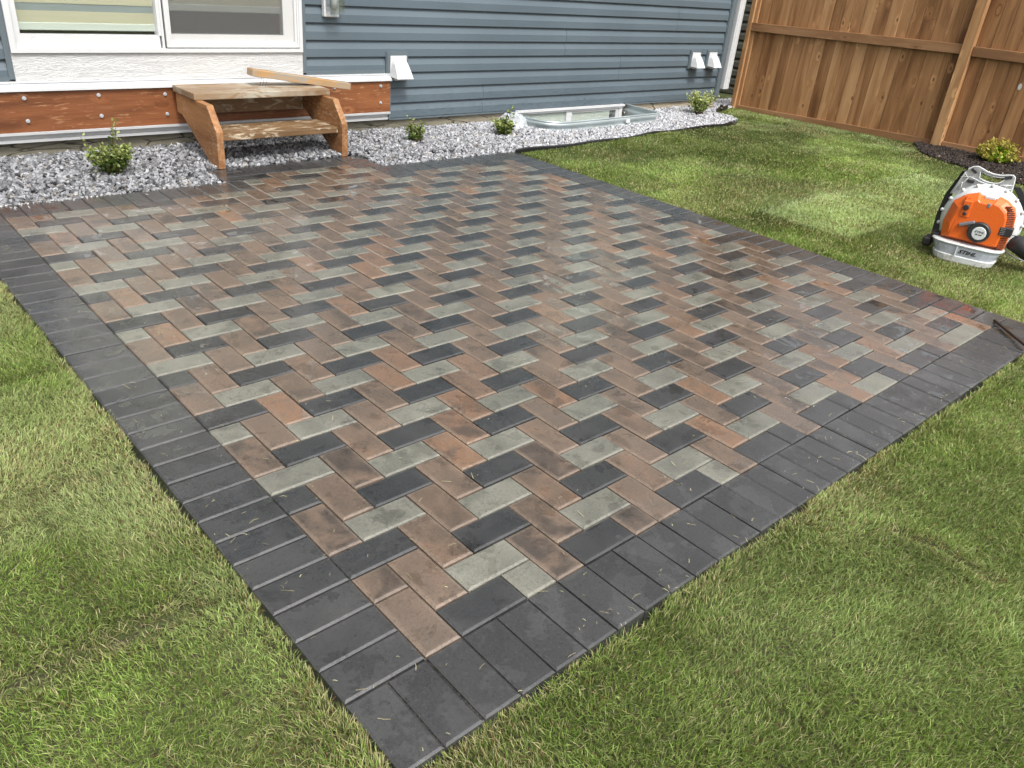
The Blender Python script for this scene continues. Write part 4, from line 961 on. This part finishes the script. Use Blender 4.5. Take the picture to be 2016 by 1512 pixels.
bp(B().add([(-0.1115, 0.0225, 0.104), (-0.1095, 0.0225, 0.104), (-0.084, 0.026, 0.330), (-0.086, 0.026, 0.330), (-0.1115, 0.07, 0.104), (-0.1095, 0.07, 0.104), (-0.083, 0.07, 0.335), (-0.085, 0.07, 0.335)], [(0, 1, 2, 3), (4, 7, 6, 5), (0, 4, 5, 1), (1, 5, 6, 2), (2, 6, 7, 3), (3, 7, 4, 0)]), 'cover_seam', M['slot'], cov)
# fan housing disc
def circ(cx, cz, r, d, n=36, sq=1.0): return [(cx+r*math.cos(2*math.pi*k_/n), d, cz+r*sq*math.sin(2*math.pi*k_/n)) for k_ in range(n)]
hz = B().loft([circ(0.015, 0.190, 0.170, 0.235), circ(0.015, 0.190, 0.205, 0.220), circ(0.015, 0.190, 0.212, 0.175), circ(0.015, 0.190, 0.206, 0.135), circ(0.015, 0.190, 0.175, 0.095), circ(0.015, 0.190, 0.15, 0.09)], smooth=True)
fan = bp(hz, 'fan_housing', M['white_plastic'])
for k_ in range(11):
    t = rad(-12+k_*20.5)
    c_ = B().tube([(0.015+0.212*math.cos(t), 0.145, 0.19+0.212*math.sin(t)), (0.015+0.212*math.cos(t), 0.125, 0.19+0.212*math.sin(t))], 0.009, 8).build('lug', M['white_plastic'], fan)
bp(B().box(0.112, 0.215, 0.10, 0.22, 0.150, 0.25, 0.02), 'outlet_housing', M['white_plastic'])
bp(B().box(0.0, 0.055, 0.055, 0.12, 0.340, 0.356, 0.003), 'label_plate', M['white_plastic'])
# back frame
def path_tube(pts, r, d, name, mat, par): return B().tube([(a_, d, h_) for a_, h_ in pts], r, 6).build(name, mat, par)
FR = [(-0.190, 0.300), (-0.152, 0.432), (-0.140, 0.455), (-0.120, 0.470), (-0.096, 0.475), (-0.070, 0.466), (-0.045, 0.456), (-0.010, 0.451), (0.030, 0.452), (0.062, 0.460), (0.085, 0.464), (0.098, 0.455), (0.102, 0.430), (0.108, 0.360), (0.118, 0.300)]
HO = [(-0.078, 0.452), (-0.045, 0.440), (-0.008, 0.436), (0.030, 0.438), (0.052, 0.444), (0.050, 0.428), (0.032, 0.408), (0.005, 0.402), (-0.022, 0.402), (-0.050, 0.407), (-0.074, 0.416)]
# plate with a hole: strips between outer and inner outline
def plate_with_hole(outer, inner, d0, d1):
    bm = bmesh.new(); eo = []; 
    for loop in (outer, inner):
        vs_ = [bm.verts.new((a_, d0, h_)) for a_, h_ in loop]; eo += [bm.edges.new((vs_[i], vs_[(i+1) % len(vs_)])) for i in range(len(vs_))]
    bmesh.ops.triangle_fill(bm, use_beauty=True, use_dissolve=False, edges=eo)
    r = bmesh.ops.extrude_face_region(bm, geom=bm.faces[:]); 
    for q in [q for q in r['geom'] if isinstance(q, bmesh.types.BMVert)]: q.co.y = d1
    b_ = B(); b_.frombm(bm); return b_
frm = bp(plate_with_hole(FR, HO, 0.225, 0.232), 'back_frame', M['frame_grey'])
path_tube(FR, 0.0042, 0.216, 'frame_rim', M['white_plastic'], frm)
path_tube(HO+[HO[0]], 0.0032, 0.216, 'frame_rim', M['white_plastic'], frm)
path_tube([(-0.168, 0.402), (-0.120, 0.412), (-0.060, 0.395), (0.0, 0.388), (0.055, 0.402), (0.106, 0.412)], 0.003, 0.216, 'frame_rib', M['white_plastic'], frm)
path_tube([(-0.150, 0.375), (-0.148, 0.330)], 0.003, 0.216, 'frame_rib', M['white_plastic'], frm)
path_tube([(-0.152, 0.425), (-0.130, 0.405), (-0.165, 0.330)], 0.003, 0.216, 'frame_rib', M['white_plastic'], frm)
path_tube([(0.075, 0.410), (0.066, 0.385), (0.108, 0.386)], 0.003, 0.216, 'frame_rib', M['white_plastic'], frm)
for hh in (0.0, 0.007): path_tube([(-0.076, 0.458-hh), (-0.045, 0.448-hh), (-0.008, 0.443-hh), (0.030, 0.444-hh), (0.054, 0.452-hh)], 0.0013, 0.2135, 'grip_line', M['black'], frm)
for (a_, h_, r_) in ((-0.110, 0.449, -30), (-0.110, 0.388, 0), (0.068, 0.446, 20), (0.046, 0.386, -28)):
    B().box(-0.018, 0.018, -0.010, 0.004, -0.009, 0.009, 0.003).build('rubber_pad', M['black_matte'], frm, loc=(a_, 0.218, h_), rot=(0, rad(-r_), 0))
# straps and padding behind the frame
bp(B().loft([[(a_-0.02, d_, h_), (a_+0.02, d_, h_), (a_+0.02, d_+0.015, h_), (a_-0.02, d_+0.015, h_)] for a_, d_, h_ in ((0.122, 0.25, 0.40), (0.155, 0.26, 0.36), (0.185, 0.27, 0.30), (0.200, 0.27, 0.20), (0.19, 0.27, 0.08))]), 'harness_strap', M['black_matte'])
bp(B().loft([[(a_-0.018, d_, h_), (a_+0.018, d_, h_), (a_+0.018, d_+0.015, h_), (a_-0.018, d_+0.015, h_)] for a_, d_, h_ in ((-0.155, 0.25, 0.43), (-0.175, 0.27, 0.37), (-0.205, 0.28, 0.28), (-0.215, 0.28, 0.15), (-0.205, 0.27, 0.03))]), 'harness_strap', M['black_matte'])
# starter
def disc(a_, h_, r, d0, d1, n=20): return B().loft([circ(a_, h_, r, d0, n), circ(a_, h_, r, d1+0.002, n), circ(a_, h_, r-0.003, d1, n)])
SC = [(0.037+0.059*math.cos(rad(t)), 0.163+0.057*math.sin(rad(t))) for t in range(-40, 221, 15)]+[(0.002, 0.118), (0.032, 0.102), (0.060, 0.110)]
stc = bp(B().loft([[(a_, 0.04, h_) for a_, h_ in SC], [(a_, 0.004, h_) for a_, h_ in SC], [(0.037+(a_-0.037)*0.9, -0.003, 0.162+(h_-0.162)*0.9) for a_, h_ in SC]]), 'starter_cover', M['black_matte'])
dsk = bp(disc(0.041, 0.160, 0.037, -0.002, -0.006, 28), 'starter_badge', M['white_plastic'], stc)
hd = B().box(-0.040, 0.040, -0.010, 0.012, -0.009, 0.009, 0.004).build('pull_handle', M['mid_grey'], bl, loc=(-0.036, 0.012, 0.196), rot=(0, rad(-24), 0))
bp(B().tube([(-0.036, 0.018, 0.196), (-0.012, 0.016, 0.180), (0.0, 0.010, 0.172)], [0.008, 0.009, 0.012], 8), 'handle_neck', M['mid_grey'], stc)
# controls
bp(B().box(-0.088, -0.042, 0.0195, 0.05, 0.225, 0.317, 0.003), 'control_panel', M['orange'], cov)
bp(disc(-0.068, 0.280, 0.016, 0.026, 0.010, 14), 'choke_knob', M['black_matte'], cov)
bp(disc(-0.064, 0.245, 0.010, 0.026, 0.012, 14), 'primer_bulb', M['black_matte'], cov)
bp(disc(-0.069, 0.305, 0.003, 0.026, 0.022, 8), 'screw_hole', M['black_matte'], cov)
bp(disc(-0.057, 0.307, 0.003, 0.026, 0.022, 8), 'screw_hole', M['black_matte'], cov)
bp(disc(-0.068, 0.328, 0.003, 0.040, 0.036, 8), 'screw_hole', M['black_matte'], cov)
bp(B().box(0.027, 0.046, 0.022, 0.045, 0.298, 0.325, 0.004), 'latch', M['mid_grey'], cov)
def a_out(h): return float(np.interp(h, [0.084, 0.158, 0.205, 0.275, 0.312, 0.348], [0.181, 0.186, 0.190, 0.180, 0.163, 0.125]))
for h_ in [0.094+0.0098*k_ for k_ in range(7)]+[0.224+0.0100*k_ for k_ in range(11)]:
    ao = a_out(h_); hl = 0.023 if h_ < 0.3 else 0.017
    B().box(-hl, hl, -0.0022, 0.008, -0.0026, 0.0026).build('vent_slot', M['slot'], cov, loc=(oc[0]+(ao-oc[0])*0.885, 0.0455, h_), rot=(0, 0, rad(45)))
bp(B().box(0.128, 0.194, 0.022, 0.08, 0.168, 0.218, 0.004), 'exhaust_grille', M['black_matte'])
for k_ in range(4): bp(B().box(0.134, 0.158, 0.019, 0.0215, 0.176+k_*0.010, 0.180+k_*0.010), 'grille_bar', M['mid_grey'], [c for c in bl.children if c.name.startswith('exhaust_grille')][0])
# blower tube elbow at the right, black box at the left
bp(B().tube([(0.205, 0.15, 0.125), (0.25, 0.13, 0.118), (0.30, 0.12, 0.10), (0.36, 0.13, 0.07), (0.46, 0.16, 0.05), (0.62, 0.2, 0.045)], [0.045, 0.052, 0.054, 0.05, 0.042, 0.036], 16), 'air_hose', M['black_matte'])
bp(B().tube([(0.19, 0.10, 0.075), (0.25, 0.06, 0.062), (0.33, 0.06, 0.05)], 0.004, 6), 'throttle_cable', M['mid_grey'])
bp(B().box(-0.238, -0.185, 0.08, 0.18, 0.0, 0.055, 0.012).box(-0.20, -0.155, 0.07, 0.16, 0.078, 0.092, 0.004), 'hip_pad', M['black_matte'])
def text(body, size, parent, loc, shear=0.25, mat=None, bold=0.012, sx=1.0, rz=0.0):
    cu = bpy.data.curves.new('lettering', 'FONT'); cu.body = body; cu.size = size; cu.shear = shear; cu.extrude = 0.0006; cu.offset = bold*size; cu.align_x = 'CENTER'; cu.resolution_u = 2
    tmp = bpy.data.objects.new('lettering_tmp', cu); COL.objects.link(tmp)
    dg = bpy.context.evaluated_depsgraph_get(); me_ = bpy.data.meshes.new_from_object(tmp.evaluated_get(dg)); bpy.data.objects.remove(tmp)
    o_ = link('lettering', me_, mat or M['black_matte'], parent, loc, (math.pi/2, rz, 0)); o_.scale = (sx, 1, 1)
    return o_
text('STIHL', 0.029, bl, (0.020, -0.0085, 0.030), 0.3, sx=1.25, bold=0.03)
text('STIHL', 0.0155, stc, (0.041, -0.0066, 0.164), 0.3, sx=1.25, bold=0.02)
text('BR 600', 0.0105, stc, (0.041, -0.0066, 0.150), 0.0, sx=1.1, bold=0.01)

# ------------------------------------------------------------------ rod on the patio corner
d = Vector((-0.22, -0.20, 0)).normalized(); p0 = Vector((3.365, 0.018, 0.008))
tag(B().tube([p0, p0+d*0.3+Vector((0, 0, 0.012)), p0+d*0.8+Vector((0, 0, 0.03))], 0.0062, 10).build('metal_rod', M['rod']), 'thin brown metal rod lying across the right corner of the patio border', 'rod')
